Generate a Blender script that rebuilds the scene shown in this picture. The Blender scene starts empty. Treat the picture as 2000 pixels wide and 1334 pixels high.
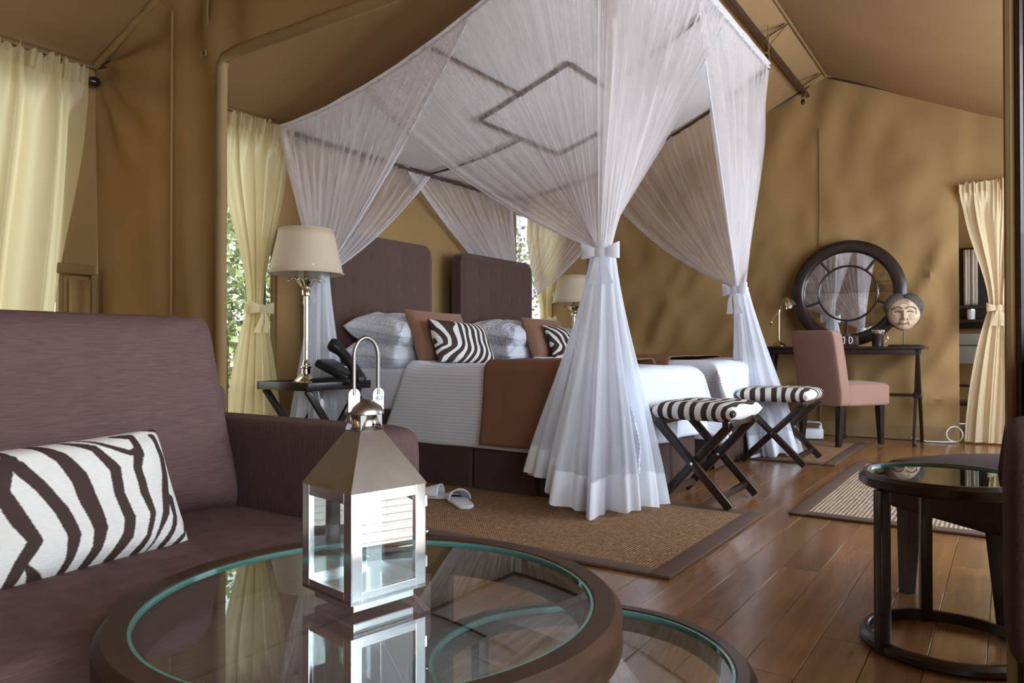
import bpy, bmesh, math, random
import numpy as np
from mathutils import Vector, Matrix, noise as mnoise

random.seed(7)
SC = bpy.context.scene
COL = SC.collection
PI = math.pi
R = math.radians

# ------------------------------------------------------------------ camera
HC = 0.76
cam_d = bpy.data.cameras.new('camera')
cam = bpy.data.objects.new('camera', cam_d)
COL.objects.link(cam)
cam.location = (0, 0, HC)
AZ = math.atan(970 / 1450)
cam.rotation_euler = (PI / 2 + math.atan(13 / 1450), 0, AZ - PI / 2)
cam_d.lens = 36 * 1450 / 2000
cam_d.sensor_width = 36
cam_d.clip_start = 0.02
SC.camera = cam

# ------------------------------------------------------------------ world, lights, exposure
wd = bpy.data.worlds.new('world')
SC.world = wd
wd.use_nodes = True
bg = wd.node_tree.nodes['Background']
bg.inputs[0].default_value = (0.80, 0.91, 1.0, 1)
bg.inputs[1].default_value = 1.9


def area(name, loc, rot, sx, sy, power, color):
    l = bpy.data.lights.new(name, 'AREA')
    l.shape = 'RECTANGLE'
    l.size = sx
    l.size_y = sy
    l.energy = power
    l.color = color
    o = bpy.data.objects.new(name, l)
    COL.objects.link(o)
    o.location = loc
    o.rotation_euler = rot
    return o


# daylight through the long row of front windows and the open front of the sitting area (y = -1.06); sun on the deck
area('front_window_daylight', (4.45, -1.14, 1.25), (PI / 2, 0, 0), 3.7, 1.35, 80, (0.74, 0.86, 1.0))
area('front_door_daylight', (0.3, -1.75, 1.75), (R(66), 0, 0), 2.7, 0.9, 52, (0.82, 0.91, 1.0))
sun_d = bpy.data.lights.new('sun', 'SUN')
sun_d.energy = 14
sun_d.angle = R(1.0)
sun_d.color = (1.0, 0.98, 0.95)
sun = bpy.data.objects.new('sun', sun_d)
COL.objects.link(sun)
sun.rotation_euler = (R(20), R(-8), 0)

vs = SC.view_settings
SC.display_settings.display_device = 'sRGB'
vs.view_transform = 'Standard'
vs.look = 'None'
vs.gamma = 1
vs.use_curve_mapping = False
vs.exposure = 0.45
SC.cycles.transparent_max_bounces = 32
SC.cycles.max_bounces = 10
SC.cycles.diffuse_bounces = 6
SC.cycles.glossy_bounces = 5
SC.cycles.caustics_reflective = False
SC.cycles.caustics_refractive = False
SC.cycles.sample_clamp_indirect = 6


# ------------------------------------------------------------------ materials
def lin(c):
    return tuple(((x / 255) / 12.92 if x / 255 <= 0.04045 else ((x / 255 + 0.055) / 1.055) ** 2.4) for x in c)


class NT:
    def __init__(self, name):
        self.m = bpy.data.materials.new(name)
        self.m.use_nodes = True
        self.t = self.m.node_tree
        self.p = self.t.nodes['Principled BSDF']
        self.out = self.t.nodes['Material Output']

    def n(self, typ, **kw):
        nd = self.t.nodes.new(typ)
        for k, v in kw.items():
            if k.startswith('i_'):
                key = k[2:]
                nd.inputs[int(key) if key.isdigit() else key].default_value = v
            else:
                setattr(nd, k, v)
        return nd

    def l(self, a, b):
        self.t.links.new(a, b)

    def coord(self, scale=(1, 1, 1), out='Object', rot=(0, 0, 0)):
        tc = self.n('ShaderNodeTexCoord')
        mp = self.n('ShaderNodeMapping')
        mp.inputs['Scale'].default_value = scale
        mp.inputs['Rotation'].default_value = rot
        self.l(tc.outputs[out], mp.inputs['Vector'])
        return mp.outputs['Vector']


def ramp(nt, fac, stops):
    r = nt.n('ShaderNodeValToRGB')
    e = r.color_ramp.elements
    e[0].position, e[0].color = stops[0][0], (*stops[0][1], 1)
    e[1].position, e[1].color = stops[-1][0], (*stops[-1][1], 1)
    for p, c in stops[1:-1]:
        x = e.new(p)
        x.color = (*c, 1)
    nt.l(fac, r.inputs[0])
    return r.outputs[0]


def simple(name, col, rough=0.6, metal=0.0, var=0.0, vscale=6.0, bump=0.0, bscale=80.0, stretch=(1, 1, 1), coat=0.0, spec=0.5, sheen=0.0):
    nt = NT(name)
    p = nt.p
    p.inputs['Base Color'].default_value = (*col, 1)
    p.inputs['Roughness'].default_value = rough
    p.inputs['Metallic'].default_value = metal
    p.inputs['Coat Weight'].default_value = coat
    p.inputs['Specular IOR Level'].default_value = spec
    p.inputs['Sheen Weight'].default_value = sheen
    if var > 0:
        nz = nt.n('ShaderNodeTexNoise', i_Scale=vscale, i_Detail=4.0)
        nt.l(nt.coord(stretch), nz.inputs['Vector'])
        lo = tuple(c * (1 - var) for c in col)
        hi = tuple(min(1, c * (1 + var)) for c in col)
        nt.l(ramp(nt, nz.outputs[0], [(0.3, lo), (0.7, hi)]), p.inputs['Base Color'])
    if bump > 0:
        nb = nt.n('ShaderNodeTexNoise', i_Scale=bscale, i_Detail=3.0)
        nt.l(nt.coord(stretch), nb.inputs['Vector'])
        b = nt.n('ShaderNodeBump', i_Strength=bump, i_Distance=0.01)
        nt.l(nb.outputs[0], b.inputs['Height'])
        nt.l(b.outputs[0], p.inputs['Normal'])
    return nt.m


MT = {}
MT['canvas'] = simple('canvas', (0.345, 0.212, 0.088), 0.85, var=0.10, vscale=1.7, bump=0.25, bscale=9, spec=0.2)
MT['canvas_roof'] = simple('canvas_roof', (0.36, 0.222, 0.108), 0.85, var=0.08, vscale=1.2, bump=0.12, bscale=5, spec=0.2)
MT['canvas_trim'] = simple('canvas_trim', (0.27, 0.175, 0.08), 0.8, var=0.08, spec=0.2)
MT['dark_wood'] = simple('dark_wood', (0.022, 0.0125, 0.010), 0.32, var=0.35, vscale=12, stretch=(1, 1, 6), coat=0.2)
MT['walnut'] = simple('walnut', (0.055, 0.028, 0.018), 0.38, var=0.3, vscale=14, coat=0.15)
MT['table_wood'] = simple('table_wood', (0.052, 0.025, 0.014), 0.5, var=0.35, vscale=10, stretch=(1, 1, 5), spec=0.3)
MT['black'] = simple('black_plastic', (0.012, 0.013, 0.015), 0.35)
MT['grey_frame'] = simple('grey_frame', (0.05, 0.055, 0.055), 0.5)
MT['white_plastic'] = simple('white_plastic', (0.75, 0.77, 0.78), 0.4)
MT['nickel'] = simple('nickel', (0.78, 0.72, 0.62), 0.14, metal=1.0)
MT['chrome'] = simple('polished_steel', (0.86, 0.86, 0.86), 0.16, metal=1.0)
MT['steel_dark'] = simple('brushed_steel', (0.36, 0.35, 0.34), 0.30, metal=1.0, var=0.12, vscale=20)
MT['brass'] = simple('aged_brass', (0.62, 0.47, 0.27), 0.22, metal=1.0)
MT['mirror'] = simple('mirror_silver', (0.93, 0.93, 0.93), 0.01, metal=1.0)
MT['white_cloth'] = simple('white_cotton', (0.74, 0.77, 0.85), 0.75, bump=0.35, bscale=14, spec=0.2)
MT['skirt'] = simple('brown_skirt', (0.075, 0.044, 0.038), 0.8, var=0.1, spec=0.2)
MT['tan_cushion'] = simple('tan_cushion', (0.265, 0.135, 0.085), 0.75, var=0.06, bump=0.2, bscale=25, spec=0.2, sheen=0.2)
MT['runner'] = simple('brown_runner', (0.215, 0.105, 0.062), 0.8, var=0.06, bump=0.15, bscale=30, spec=0.2)
MT['chair_fabric'] = simple('rose_tan_fabric', (0.36, 0.205, 0.155), 0.8, var=0.05, bump=0.1, bscale=120, spec=0.2, sheen=0.2)
MT['lamp_shade'] = simple('cream_shade', (0.68, 0.56, 0.40), 0.8, bump=0.1, bscale=60)
MT['clay'] = simple('pale_clay', (0.62, 0.44, 0.31), 0.75, var=0.35, vscale=18, bump=0.3, bscale=40)
MT['mask_dark'] = simple('mask_dark', (0.085, 0.068, 0.054), 0.7, var=0.3, vscale=30, bump=0.4, bscale=60)
MT['mask_red'] = simple('mask_red', (0.30, 0.12, 0.08), 0.7)
MT['towel'] = simple('towel', (0.62, 0.56, 0.48), 0.9, bump=0.3, bscale=90)
MT['stone_top'] = simple('grey_counter', (0.25, 0.23, 0.21), 0.4, var=0.1)
MT['bark'] = simple('bark', (0.12, 0.08, 0.05), 0.9, var=0.3, bump=0.5, bscale=20)
MT['earth'] = simple('dry_earth', (0.16, 0.13, 0.08), 0.95, var=0.25, vscale=1.5, bump=0.4, bscale=4)
MT['deck'] = simple('grey_deck', (0.50, 0.49, 0.47), 0.7, var=0.15, vscale=5, stretch=(0.4, 4, 1))
MT['slipper'] = simple('white_terry', (0.80, 0.82, 0.86), 0.85, bump=0.3, bscale=160, spec=0.1)
MT['screen'] = simple('fly_screen', (0.03, 0.03, 0.03), 0.6)


def upholstery(name, col, sx, sz):
    nt = NT(name)
    p = nt.p
    p.inputs['Roughness'].default_value = 0.85
    p.inputs['Specular IOR Level'].default_value = 0.2
    nz = nt.n('ShaderNodeTexNoise', i_Scale=1.0, i_Detail=3.0)
    nt.l(nt.coord((sx, sx, sz)), nz.inputs['Vector'])
    nt.l(ramp(nt, nz.outputs[0], [(0.3, tuple(c * 0.80 for c in col)), (0.7, tuple(c * 1.2 for c in col))]), p.inputs['Base Color'])
    b = nt.n('ShaderNodeBump', i_Strength=0.35, i_Distance=0.004)
    nt.l(nz.outputs[0], b.inputs['Height'])
    nt.l(b.outputs[0], p.inputs['Normal'])
    return nt.m


MT['sofa'] = upholstery('mauve_brown_sofa', (0.124, 0.071, 0.067), 26, 420)
MT['sofa_arm'] = upholstery('mauve_brown_weave', (0.108, 0.060, 0.056), 300, 26)
MT['armchair'] = upholstery('dark_brown_weave', (0.062, 0.036, 0.034), 200, 200)
MT['headboard'] = simple('chocolate_headboard', (0.092, 0.047, 0.037), 0.75, var=0.05, bump=0.12, bscale=150, spec=0.25, sheen=0.3)


def leafy(name, lo, hi):
    nt = NT(name)
    p = nt.p
    nz = nt.n('ShaderNodeTexNoise', i_Scale=3.0, i_Detail=2.0)
    nt.l(nt.coord(), nz.inputs['Vector'])
    c = ramp(nt, nz.outputs[0], [(0.35, lo), (0.65, hi)])
    nt.l(c, p.inputs['Base Color'])
    p.inputs['Roughness'].default_value = 0.5
    tr = nt.n('ShaderNodeBsdfTranslucent')
    nt.l(c, tr.inputs['Color'])
    mx = nt.n('ShaderNodeMixShader', i_0=0.4)
    nt.l(p.outputs[0], mx.inputs[1])
    nt.l(tr.outputs[0], mx.inputs[2])
    nt.l(mx.outputs[0], nt.out.inputs[0])
    return nt.m


MT['leaf_a'] = leafy('light_leaf', (0.12, 0.16, 0.06), (0.26, 0.30, 0.14))
MT['leaf_b'] = leafy('olive_leaf', (0.08, 0.11, 0.04), (0.18, 0.21, 0.09))


def sheer(name, col, lo, hi, scale, trans=0.5, gather=0.0, g0=0.35, g1=1.0):
    """woven net: partly see-through; gathers make it denser along threads (UV x)."""
    nt = NT(name)
    nz = nt.n('ShaderNodeTexNoise', i_Scale=1.0, i_Detail=4.0, i_Roughness=0.65)
    nt.l(nt.coord((scale, 0.8, 1), 'UV'), nz.inputs['Vector'])
    mr = nt.n('ShaderNodeMapRange', i_1=0.32, i_2=0.70, i_3=lo, i_4=hi)
    nt.l(nz.outputs[0], mr.inputs[0])
    fac = mr.outputs[0]
    if gather:
        # cloth drawn together towards the tie is denser there
        sx = nt.n('ShaderNodeSeparateXYZ')
        nt.l(nt.coord((1, 1, 1), 'UV'), sx.inputs[0])
        gm = nt.n('ShaderNodeMapRange', i_1=g0, i_2=g1, i_3=0.0, i_4=gather)
        nt.l(sx.outputs[1], gm.inputs[0])
        ga = nt.n('ShaderNodeMath', operation='ADD', use_clamp=True)
        nt.l(fac, ga.inputs[0])
        nt.l(gm.outputs[0], ga.inputs[1])
        fac = ga.outputs[0]
    df = nt.n('ShaderNodeBsdfDiffuse', i_0=(*col, 1))
    tr = nt.n('ShaderNodeBsdfTranslucent', i_0=(*col, 1))
    m1 = nt.n('ShaderNodeMixShader', i_0=trans)
    nt.l(df.outputs[0], m1.inputs[1])
    nt.l(tr.outputs[0], m1.inputs[2])
    tp = nt.n('ShaderNodeBsdfTransparent')
    m2 = nt.n('ShaderNodeMixShader')
    nt.l(fac, m2.inputs[0])
    nt.l(tp.outputs[0], m2.inputs[1])
    nt.l(m1.outputs[0], m2.inputs[2])
    nt.l(m2.outputs[0], nt.out.inputs[0])
    nt.t.nodes.remove(nt.p)
    return nt.m


MT['net'] = sheer('white_mosquito_net', (0.90, 0.86, 0.87), 0.17, 0.46, 20, 0.40, 0.45)
MT['net_band'] = sheer('white_net_border', (0.90, 0.86, 0.87), 0.45, 0.75, 30, 0.40)
MT['net_dense'] = sheer('white_net_gathered', (0.87, 0.91, 0.98), 0.36, 0.72, 12, 0.40, 0.35, 0.35, 0.0)
MT['net_top'] = sheer('white_canopy_cotton', (0.92, 0.89, 0.90), 0.90, 0.98, 8, 0.2)
MT['net_hem'] = sheer('white_hem_cotton', (0.89, 0.91, 0.97), 0.90, 0.99, 8, 0.3)
MT['curtain'] = sheer('cream_curtain', (0.82, 0.72, 0.47), 0.985, 1.0, 8, 0.48)
MT['curtain_thick'] = sheer('cream_lined_curtain', (0.80, 0.66, 0.44), 0.99, 1.0, 8, 0.25)


def thin_glass(name, tint, extra=0.0):
    nt = NT(name)
    fr = nt.n('ShaderNodeFresnel', i_0=1.5)
    ge = nt.n('ShaderNodeNewGeometry')
    io = nt.n('ShaderNodeMapRange', i_1=0.0, i_2=1.0, i_3=1.5, i_4=1 / 1.5)
    nt.l(ge.outputs['Backfacing'], io.inputs[0])
    nt.l(io.outputs[0], fr.inputs[0])
    ad = nt.n('ShaderNodeMath', operation='ADD', use_clamp=True)
    ad.inputs[1].default_value = extra
    nt.l(fr.outputs[0], ad.inputs[0])
    tp = nt.n('ShaderNodeBsdfTransparent', i_0=(*tint, 1))
    gl = nt.n('ShaderNodeBsdfGlossy', i_0=(1, 1, 1, 1), i_1=0.0)
    mx = nt.n('ShaderNodeMixShader')
    nt.l(ad.outputs[0], mx.inputs[0])
    nt.l(tp.outputs[0], mx.inputs[1])
    nt.l(gl.outputs[0], mx.inputs[2])
    nt.l(mx.outputs[0], nt.out.inputs[0])
    nt.t.nodes.remove(nt.p)
    return nt.m


MT['glass'] = thin_glass('clear_glass', (0.90, 0.95, 0.94), 0.06)
MT['lantern_glass'] = thin_glass('lantern_glass', (0.88, 0.95, 0.95), 0.21)
nt = NT('green_glass_edge')
nt.p.inputs['Base Color'].default_value = (0.16, 0.40, 0.35, 1)
nt.p.inputs['Roughness'].default_value = 0.08
nt.p.inputs['Transmission Weight'].default_value = 0.35
MT['glass_edge'] = nt.m

# zebra print: stripe distance baked per vertex as a fabric print, cut sharp in the shader
def zebra_mat(name, dark, light):
    nt = NT(name)
    at = nt.n('ShaderNodeAttribute', attribute_name='stripe')
    nz = nt.n('ShaderNodeTexNoise', i_Scale=1.0, i_Detail=2.0)
    nt.l(nt.coord((90, 90, 500)), nz.inputs['Vector'])
    ma = nt.n('ShaderNodeMath', operation='MULTIPLY_ADD')
    ma.inputs[1].default_value = 0.024
    nt.l(nz.outputs[0], ma.inputs[0])
    nt.l(at.outputs['Fac'], ma.inputs[2])
    mr = nt.n('ShaderNodeMapRange', i_1=0.004, i_2=0.020, i_3=0.0, i_4=1.0)
    nt.l(ma.outputs[0], mr.inputs[0])
    c = ramp(nt, mr.outputs[0], [(0.0, dark), (1.0, light)])
    v = nt.n('ShaderNodeMix', data_type='RGBA', blend_type='MULTIPLY', i_0=0.35)
    nt.l(c, v.inputs[6])
    nt.l(nz.outputs[0], v.inputs[7])
    v2 = nt.n('ShaderNodeMix', data_type='RGBA', blend_type='MIX', i_0=0.5)
    nt.l(c, v2.inputs[6])
    nt.l(v.outputs[2], v2.inputs[7])
    nt.l(v2.outputs[2], nt.p.inputs['Base Color'])
    nt.p.inputs['Roughness'].default_value = 0.8
    nt.p.inputs['Specular IOR Level'].default_value = 0.2
    b = nt.n('ShaderNodeBump', i_Strength=0.3, i_Distance=0.003)
    nt.l(nz.outputs[0], b.inputs['Height'])
    nt.l(b.outputs[0], nt.p.inputs['Normal'])
    return nt.m


MT['zebra'] = zebra_mat('zebra_print', (0.060, 0.036, 0.032), (0.80, 0.78, 0.74))

# wooden floor boards
nt = NT('polished_floor_wood')
oi = nt.n('ShaderNodeObjectInfo')
nz = nt.n('ShaderNodeTexNoise', i_Scale=1.0, i_Detail=6.0, i_Roughness=0.6)
mp = nt.n('ShaderNodeVectorMath', operation='ADD')
cv = nt.coord((2.2, 26, 8))
cmb = nt.n('ShaderNodeCombineXYZ')
mul = nt.n('ShaderNodeMath', operation='MULTIPLY')
mul.inputs[1].default_value = 57.0
nt.l(oi.outputs['Random'], mul.inputs[0])
nt.l(mul.outputs[0], cmb.inputs[0])
nt.l(cv, mp.inputs[0])
nt.l(cmb.outputs[0], mp.inputs[1])
nt.l(mp.outputs[0], nz.inputs['Vector'])
c = ramp(nt, nz.outputs[0], [(0.22, (0.16, 0.066, 0.022)), (0.5, (0.27, 0.122, 0.043)), (0.8, (0.38, 0.185, 0.070))])
mr = nt.n('ShaderNodeMapRange', i_1=0.0, i_2=1.0, i_3=0.66, i_4=1.02)
nt.l(oi.outputs['Random'], mr.inputs[0])
vm = nt.n('ShaderNodeVectorMath', operation='SCALE')
nt.l(c, vm.inputs[0])
nt.l(mr.outputs[0], vm.inputs['Scale'])
nt.l(vm.outputs[0], nt.p.inputs['Base Color'])
nt.p.inputs['Roughness'].default_value = 0.24
nt.p.inputs['Coat Weight'].default_value = 0.30
nt.p.inputs['Coat Roughness'].default_value = 0.14
b = nt.n('ShaderNodeBump', i_Strength=0.03, i_Distance=0.003)
nt.l(nz.outputs[0], b.inputs['Height'])
nt.l(b.outputs[0], nt.p.inputs['Normal'])
MT['floor_wood'] = nt.m


def rug_mat(name, lo, hi, fx, fy):
    nt = NT(name)
    w1 = nt.n('ShaderNodeTexWave', wave_type='BANDS', bands_direction='X', i_Scale=fx, i_Distortion=0.6)
    w1.inputs['Detail Scale'].default_value = 4
    w2 = nt.n('ShaderNodeTexWave', wave_type='BANDS', bands_direction='Y', i_Scale=fy, i_Distortion=0.6)
    co = nt.coord()
    nt.l(co, w1.inputs['Vector'])
    nt.l(co, w2.inputs['Vector'])
    mu = nt.n('ShaderNodeMath', operation='MULTIPLY')
    nt.l(w1.outputs['Fac'], mu.inputs[0])
    nt.l(w2.outputs['Fac'], mu.inputs[1])
    nz = nt.n('ShaderNodeTexNoise', i_Scale=60.0, i_Detail=3.0)
    nt.l(co, nz.inputs['Vector'])
    ad = nt.n('ShaderNodeMath', operation='MULTIPLY_ADD')
    ad.inputs[1].default_value = 0.7
    nt.l(nz.outputs[0], ad.inputs[0])
    nt.l(mu.outputs[0], ad.inputs[2])
    nt.l(ramp(nt, ad.outputs[0], [(0.3, lo), (1.0, hi)]), nt.p.inputs['Base Color'])
    nt.p.inputs['Roughness'].default_value = 0.95
    nt.p.inputs['Specular IOR Level'].default_value = 0.1
    b = nt.n('ShaderNodeBump', i_Strength=0.7, i_Distance=0.006)
    nt.l(ad.outputs[0], b.inputs['Height'])
    nt.l(b.outputs[0], nt.p.inputs['Normal'])
    return nt.m


MT['sisal'] = rug_mat('brown_sisal', (0.13, 0.068, 0.034), (0.56, 0.35, 0.20), 22, 26)
MT['sisal_pale'] = rug_mat('pale_sisal', (0.16, 0.10, 0.065), (0.78, 0.62, 0.46), 26, 18)
MT['rug_border'] = simple('rug_binding', (0.105, 0.058, 0.038), 0.85, var=0.1, bump=0.2, bscale=200)

# striped satin duvet
nt = NT('white_satin_stripe')
wv = nt.n('ShaderNodeTexWave', wave_type='BANDS', bands_direction='X', i_Scale=16.0)
nt.l(nt.coord((1, 1, 1), 'UV'), wv.inputs['Vector'])
c = ramp(nt, wv.outputs['Fac'], [(0.35, (0.65, 0.68, 0.77)), (0.65, (0.77, 0.80, 0.88))])
nt.l(c, nt.p.inputs['Base Color'])
nt.p.inputs['Roughness'].default_value = 0.6
nz = nt.n('ShaderNodeTexNoise', i_Scale=7.0, i_Detail=3.0)
nt.l(nt.coord(), nz.inputs['Vector'])
b = nt.n('ShaderNodeBump', i_Strength=0.3, i_Distance=0.02)
nt.l(nz.outputs[0], b.inputs['Height'])
nt.l(b.outputs[0], nt.p.inputs['Normal'])
MT['duvet'] = nt.m

# striped pillow cotton
nt = NT('white_pillow_stripe')
wv = nt.n('ShaderNodeTexWave', wave_type='BANDS', bands_direction='X', i_Scale=12.0)
nt.l(nt.coord((1, 1, 1), 'UV'), wv.inputs['Vector'])
nt.l(ramp(nt, wv.outputs['Fac'], [(0.35, (0.67, 0.70, 0.79)), (0.65, (0.77, 0.80, 0.88))]), nt.p.inputs['Base Color'])
nt.p.inputs['Roughness'].default_value = 0.6
nz = nt.n('ShaderNodeTexNoise', i_Scale=13.0, i_Detail=3.0, i_Distortion=1.5)
nt.l(nt.coord((1, 1, 2.2)), nz.inputs['Vector'])
b = nt.n('ShaderNodeBump', i_Strength=0.55, i_Distance=0.03)
nt.l(nz.outputs[0], b.inputs['Height'])
nt.l(b.outputs[0], nt.p.inputs['Normal'])
MT['pillow_cloth'] = nt.m


# ------------------------------------------------------------------ geometry helpers
class MB:
    def __init__(self):
        self.v, self.f, self.uv = [], [], []
        self.attr = []

    def add(self, verts, faces, uvs=None, M=None):
        k = len(self.v)
        for i, p in enumerate(verts):
            q = Vector(p)
            if M is not None:
                q = M @ q
            self.v.append(tuple(q))
            self.uv.append(uvs[i] if uvs else (0.0, 0.0))
        self.f += [tuple(k + j for j in f) for f in faces]
        return self

    def grid(self, fn, ns, nt, M=None, close_s=False, su=1.0, sv=1.0, keep=None):
        vs, uv, fs = [], [], []
        for j in range(nt + 1):
            for i in range(ns + 1):
                s, t = i / ns, j / nt
                vs.append(fn(s, t))
                uv.append((s * su, t * sv))
        W = ns + 1
        for j in range(nt):
            for i in range(ns):
                if keep is None or keep((i + .5) / ns, (j + .5) / nt):
                    fs.append((j * W + i, j * W + i + 1, (j + 1) * W + i + 1, (j + 1) * W + i))
        return self.add(vs, fs, uv, M)

    def box(self, c, s, bevel=0.0, M=None, segs=2):
        bm = bmesh.new()
        bmesh.ops.create_cube(bm, size=1)
        for v in bm.verts:
            v.co = Vector((v.co.x * s[0], v.co.y * s[1], v.co.z * s[2]))
        if bevel > 0:
            bmesh.ops.bevel(bm, geom=bm.edges[:], offset=bevel, segments=segs, affect='EDGES', profile=0.5)
        bm.verts.index_update()
        vs = [v.co + Vector(c) for v in bm.verts]
        fs = [[v.index for v in f.verts] for f in bm.faces]
        bm.free()
        return self.add(vs, fs, None, M)

    def tube(self, pts, r, n=8, cap=True, M=None, flat=1.0):
        pts = [Vector(p) for p in pts]
        rs = r if isinstance(r, (list, tuple)) else [r] * len(pts)
        vs, fs = [], []
        t0 = (pts[1] - pts[0]).normalized()
        up = Vector((0, 0, 1)) if abs(t0.z) < 0.9 else Vector((1, 0, 0))
        nrm = t0.cross(up).normalized()
        for i, p in enumerate(pts):
            if i == 0:
                t = t0
            elif i == len(pts) - 1:
                t = (pts[i] - pts[i - 1]).normalized()
            else:
                t = (pts[i + 1] - pts[i - 1]).normalized()
            nrm = (nrm - t * nrm.dot(t)).normalized()
            bn = t.cross(nrm)
            for k in range(n):
                a = 2 * PI * k / n
                vs.append(p + nrm * math.cos(a) * rs[i] + bn * math.sin(a) * rs[i] * flat)
        for i in range(len(pts) - 1):
            for k in range(n):
                a, b_ = i * n + k, i * n + (k + 1) % n
                fs.append((a, b_, b_ + n, a + n))
        if cap:
            fs.append(tuple(range(n - 1, -1, -1)))
            fs.append(tuple(range((len(pts) - 1) * n, len(pts) * n)))
        return self.add(vs, fs, None, M)

    def bar(self, a, b, w, h, M=None, bevel=0.0):
        """square bar from a to b, w across (horizontal), h the other way"""
        a, b = Vector(a), Vector(b)
        d = b - a
        t = d.normalized()
        up = Vector((0, 0, 1)) if abs(t.z) < 0.95 else Vector((0, 1, 0))
        x = t.cross(up).normalized()
        y = x.cross(t)
        m = Matrix((x, t, y)).transposed().to_4x4()
        m.translation = (a + b) / 2
        return self.box((0, 0, 0), (w, d.length, h), bevel, m if M is None else M @ m)

    def lathe(self, prof, n=32, M=None, c=(0, 0, 0), closed=False):
        vs, fs = [], []
        for (r, z) in prof:
            for k in range(n):
                a = 2 * PI * k / n
                vs.append((c[0] + r * math.cos(a), c[1] + r * math.sin(a), c[2] + z))
        m = len(prof)
        for i in range(m if closed else m - 1):
            for k in range(n):
                a, b_ = i * n + k, i * n + (k + 1) % n
                j = ((i + 1) % m) * n
                fs.append((a, b_, j + (k + 1) % n, j + k))
        if not closed:
            if prof[0][0] > 1e-6:
                fs.append(tuple(range(n - 1, -1, -1)))
            if prof[-1][0] > 1e-6:
                fs.append(tuple(range((m - 1) * n, m * n)))
        return self.add(vs, fs, None, M)

    def superq(self, c, s, e1=0.35, e2=0.35, nu=48, nv=24, M=None, fn=None):
        def sg(x, e):
            return 0.0 if abs(x) < 1e-9 else math.copysign(abs(x) ** e, x)

        def f(u, v):
            a, b_ = -PI + 2 * PI * u, -PI / 2 + PI * v
            p = (c[0] + s[0] / 2 * sg(math.cos(b_), e1) * sg(math.cos(a), e2), c[1] + s[1] / 2 * sg(math.cos(b_), e1) * sg(math.sin(a), e2), c[2] + s[2] / 2 * sg(math.sin(b_), e1))
            return fn(p) if fn else p
        return self.grid(f, nu, nv, M)

    def build(self, name, mat, parent=None, world=False, smooth=40, solid=0.0):
        me = bpy.data.meshes.new(name)
        vs = self.v
        o = bpy.data.objects.new(name, me)
        if parent is not None:
            o.parent = parent
            if world:
                w = origin(parent)
                vs = [(p[0] - w[0], p[1] - w[1], p[2] - w[2]) for p in vs]
        me.from_pydata(vs, [], self.f)
        me.materials.append(MT[mat] if isinstance(mat, str) else mat)
        uvl = me.uv_layers.new(name='UVMap')
        li = np.zeros(len(me.loops), dtype=np.int32)
        me.loops.foreach_get('vertex_index', li)
        uv = np.array(self.uv, dtype=np.float32)[li]
        uvl.data.foreach_set('uv', uv.ravel())
        if len(self.attr):
            a = me.attributes.new('stripe', 'FLOAT', 'POINT')
            a.data.foreach_set('value', np.array(self.attr, dtype=np.float32))
        if smooth:
            me.polygons.foreach_set('use_smooth', [True] * len(me.polygons))
            me.set_sharp_from_angle(angle=R(smooth))
        me.update()
        COL.objects.link(o)
        if solid:
            md = o.modifiers.new('solid', 'SOLIDIFY')
            md.thickness = solid
        return o


def origin(o):
    w = Vector((0, 0, 0))
    while o is not None:
        w = w + Vector(o.location)
        o = o.parent
    return w


def thing(name, label, cat, loc=(0, 0, 0), rz=0.0, group=None):
    o = bpy.data.objects.new(name, None)
    o.empty_display_size = 0.1
    COL.objects.link(o)
    o.location = loc
    o.rotation_euler = (0, 0, rz)
    tag(o, label, cat, group)
    return o


def tag(o, label, cat, group=None):
    o['label'] = label
    o['category'] = cat
    if group:
        o['group'] = group
    return o


def struct(o, label=None):
    o['kind'] = 'structure'
    if label:
        o['label'] = label
    return o


def sm(a, b, x):
    t = max(0.0, min(1.0, (x - a) / (b - a)))
    return t * t * (3 - 2 * t)


def lerp(a, b, t):
    return a + (b - a) * t


def pn(x, y, z=0.0):
    return mnoise.noise(Vector((x, y, z)))


# ------------------------------------------------------------------ the tent: floor, walls, roof
X0, X1 = -1.6, 6.98          # tent ends
YB, YF = 3.72, -1.06         # back (bed head) wall, front wall
RY, RZ, EZ = 1.32, 3.16, 2.14
XP = 1.89                    # canvas partition


def roofz(y):
    if y > RY:
        return lerp(RZ, EZ, (y - RY) / (YB - RY))
    return lerp(RZ, EZ, (RY - y) / (RY - YF))


fl = struct(MB().box((2.7, 1.33, -0.045), (8.8, 4.9, 0.05)).build('floor', 'dark_wood'), 'polished brown plank floor')
pw, pl = 0.122, 1.25
proto = {}
row = 0
y = YF + 0.01
while y < YB - 0.02:
    x = X0 + 0.02 - random.random() * 0.9
    while x < X1 - 0.02:
        a, b_ = max(x, X0 + 0.02), min(x + pl, X1 - 0.02)
        if b_ - a > 0.08:
            L = round(b_ - a, 2)
            if L not in proto:
                mb = MB().box((0, 0, -0.01), (L - 0.0014, pw - 0.0014, 0.02), 0.0007, segs=1)
                o = mb.build('plank', 'floor_wood', fl)
                proto[L] = o
            else:
                o = proto[L].copy()
                COL.objects.link(o)
            o.location = ((a + b_) / 2, y + pw / 2, 0)
        x += pl
    y += pw
    row += 1


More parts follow.
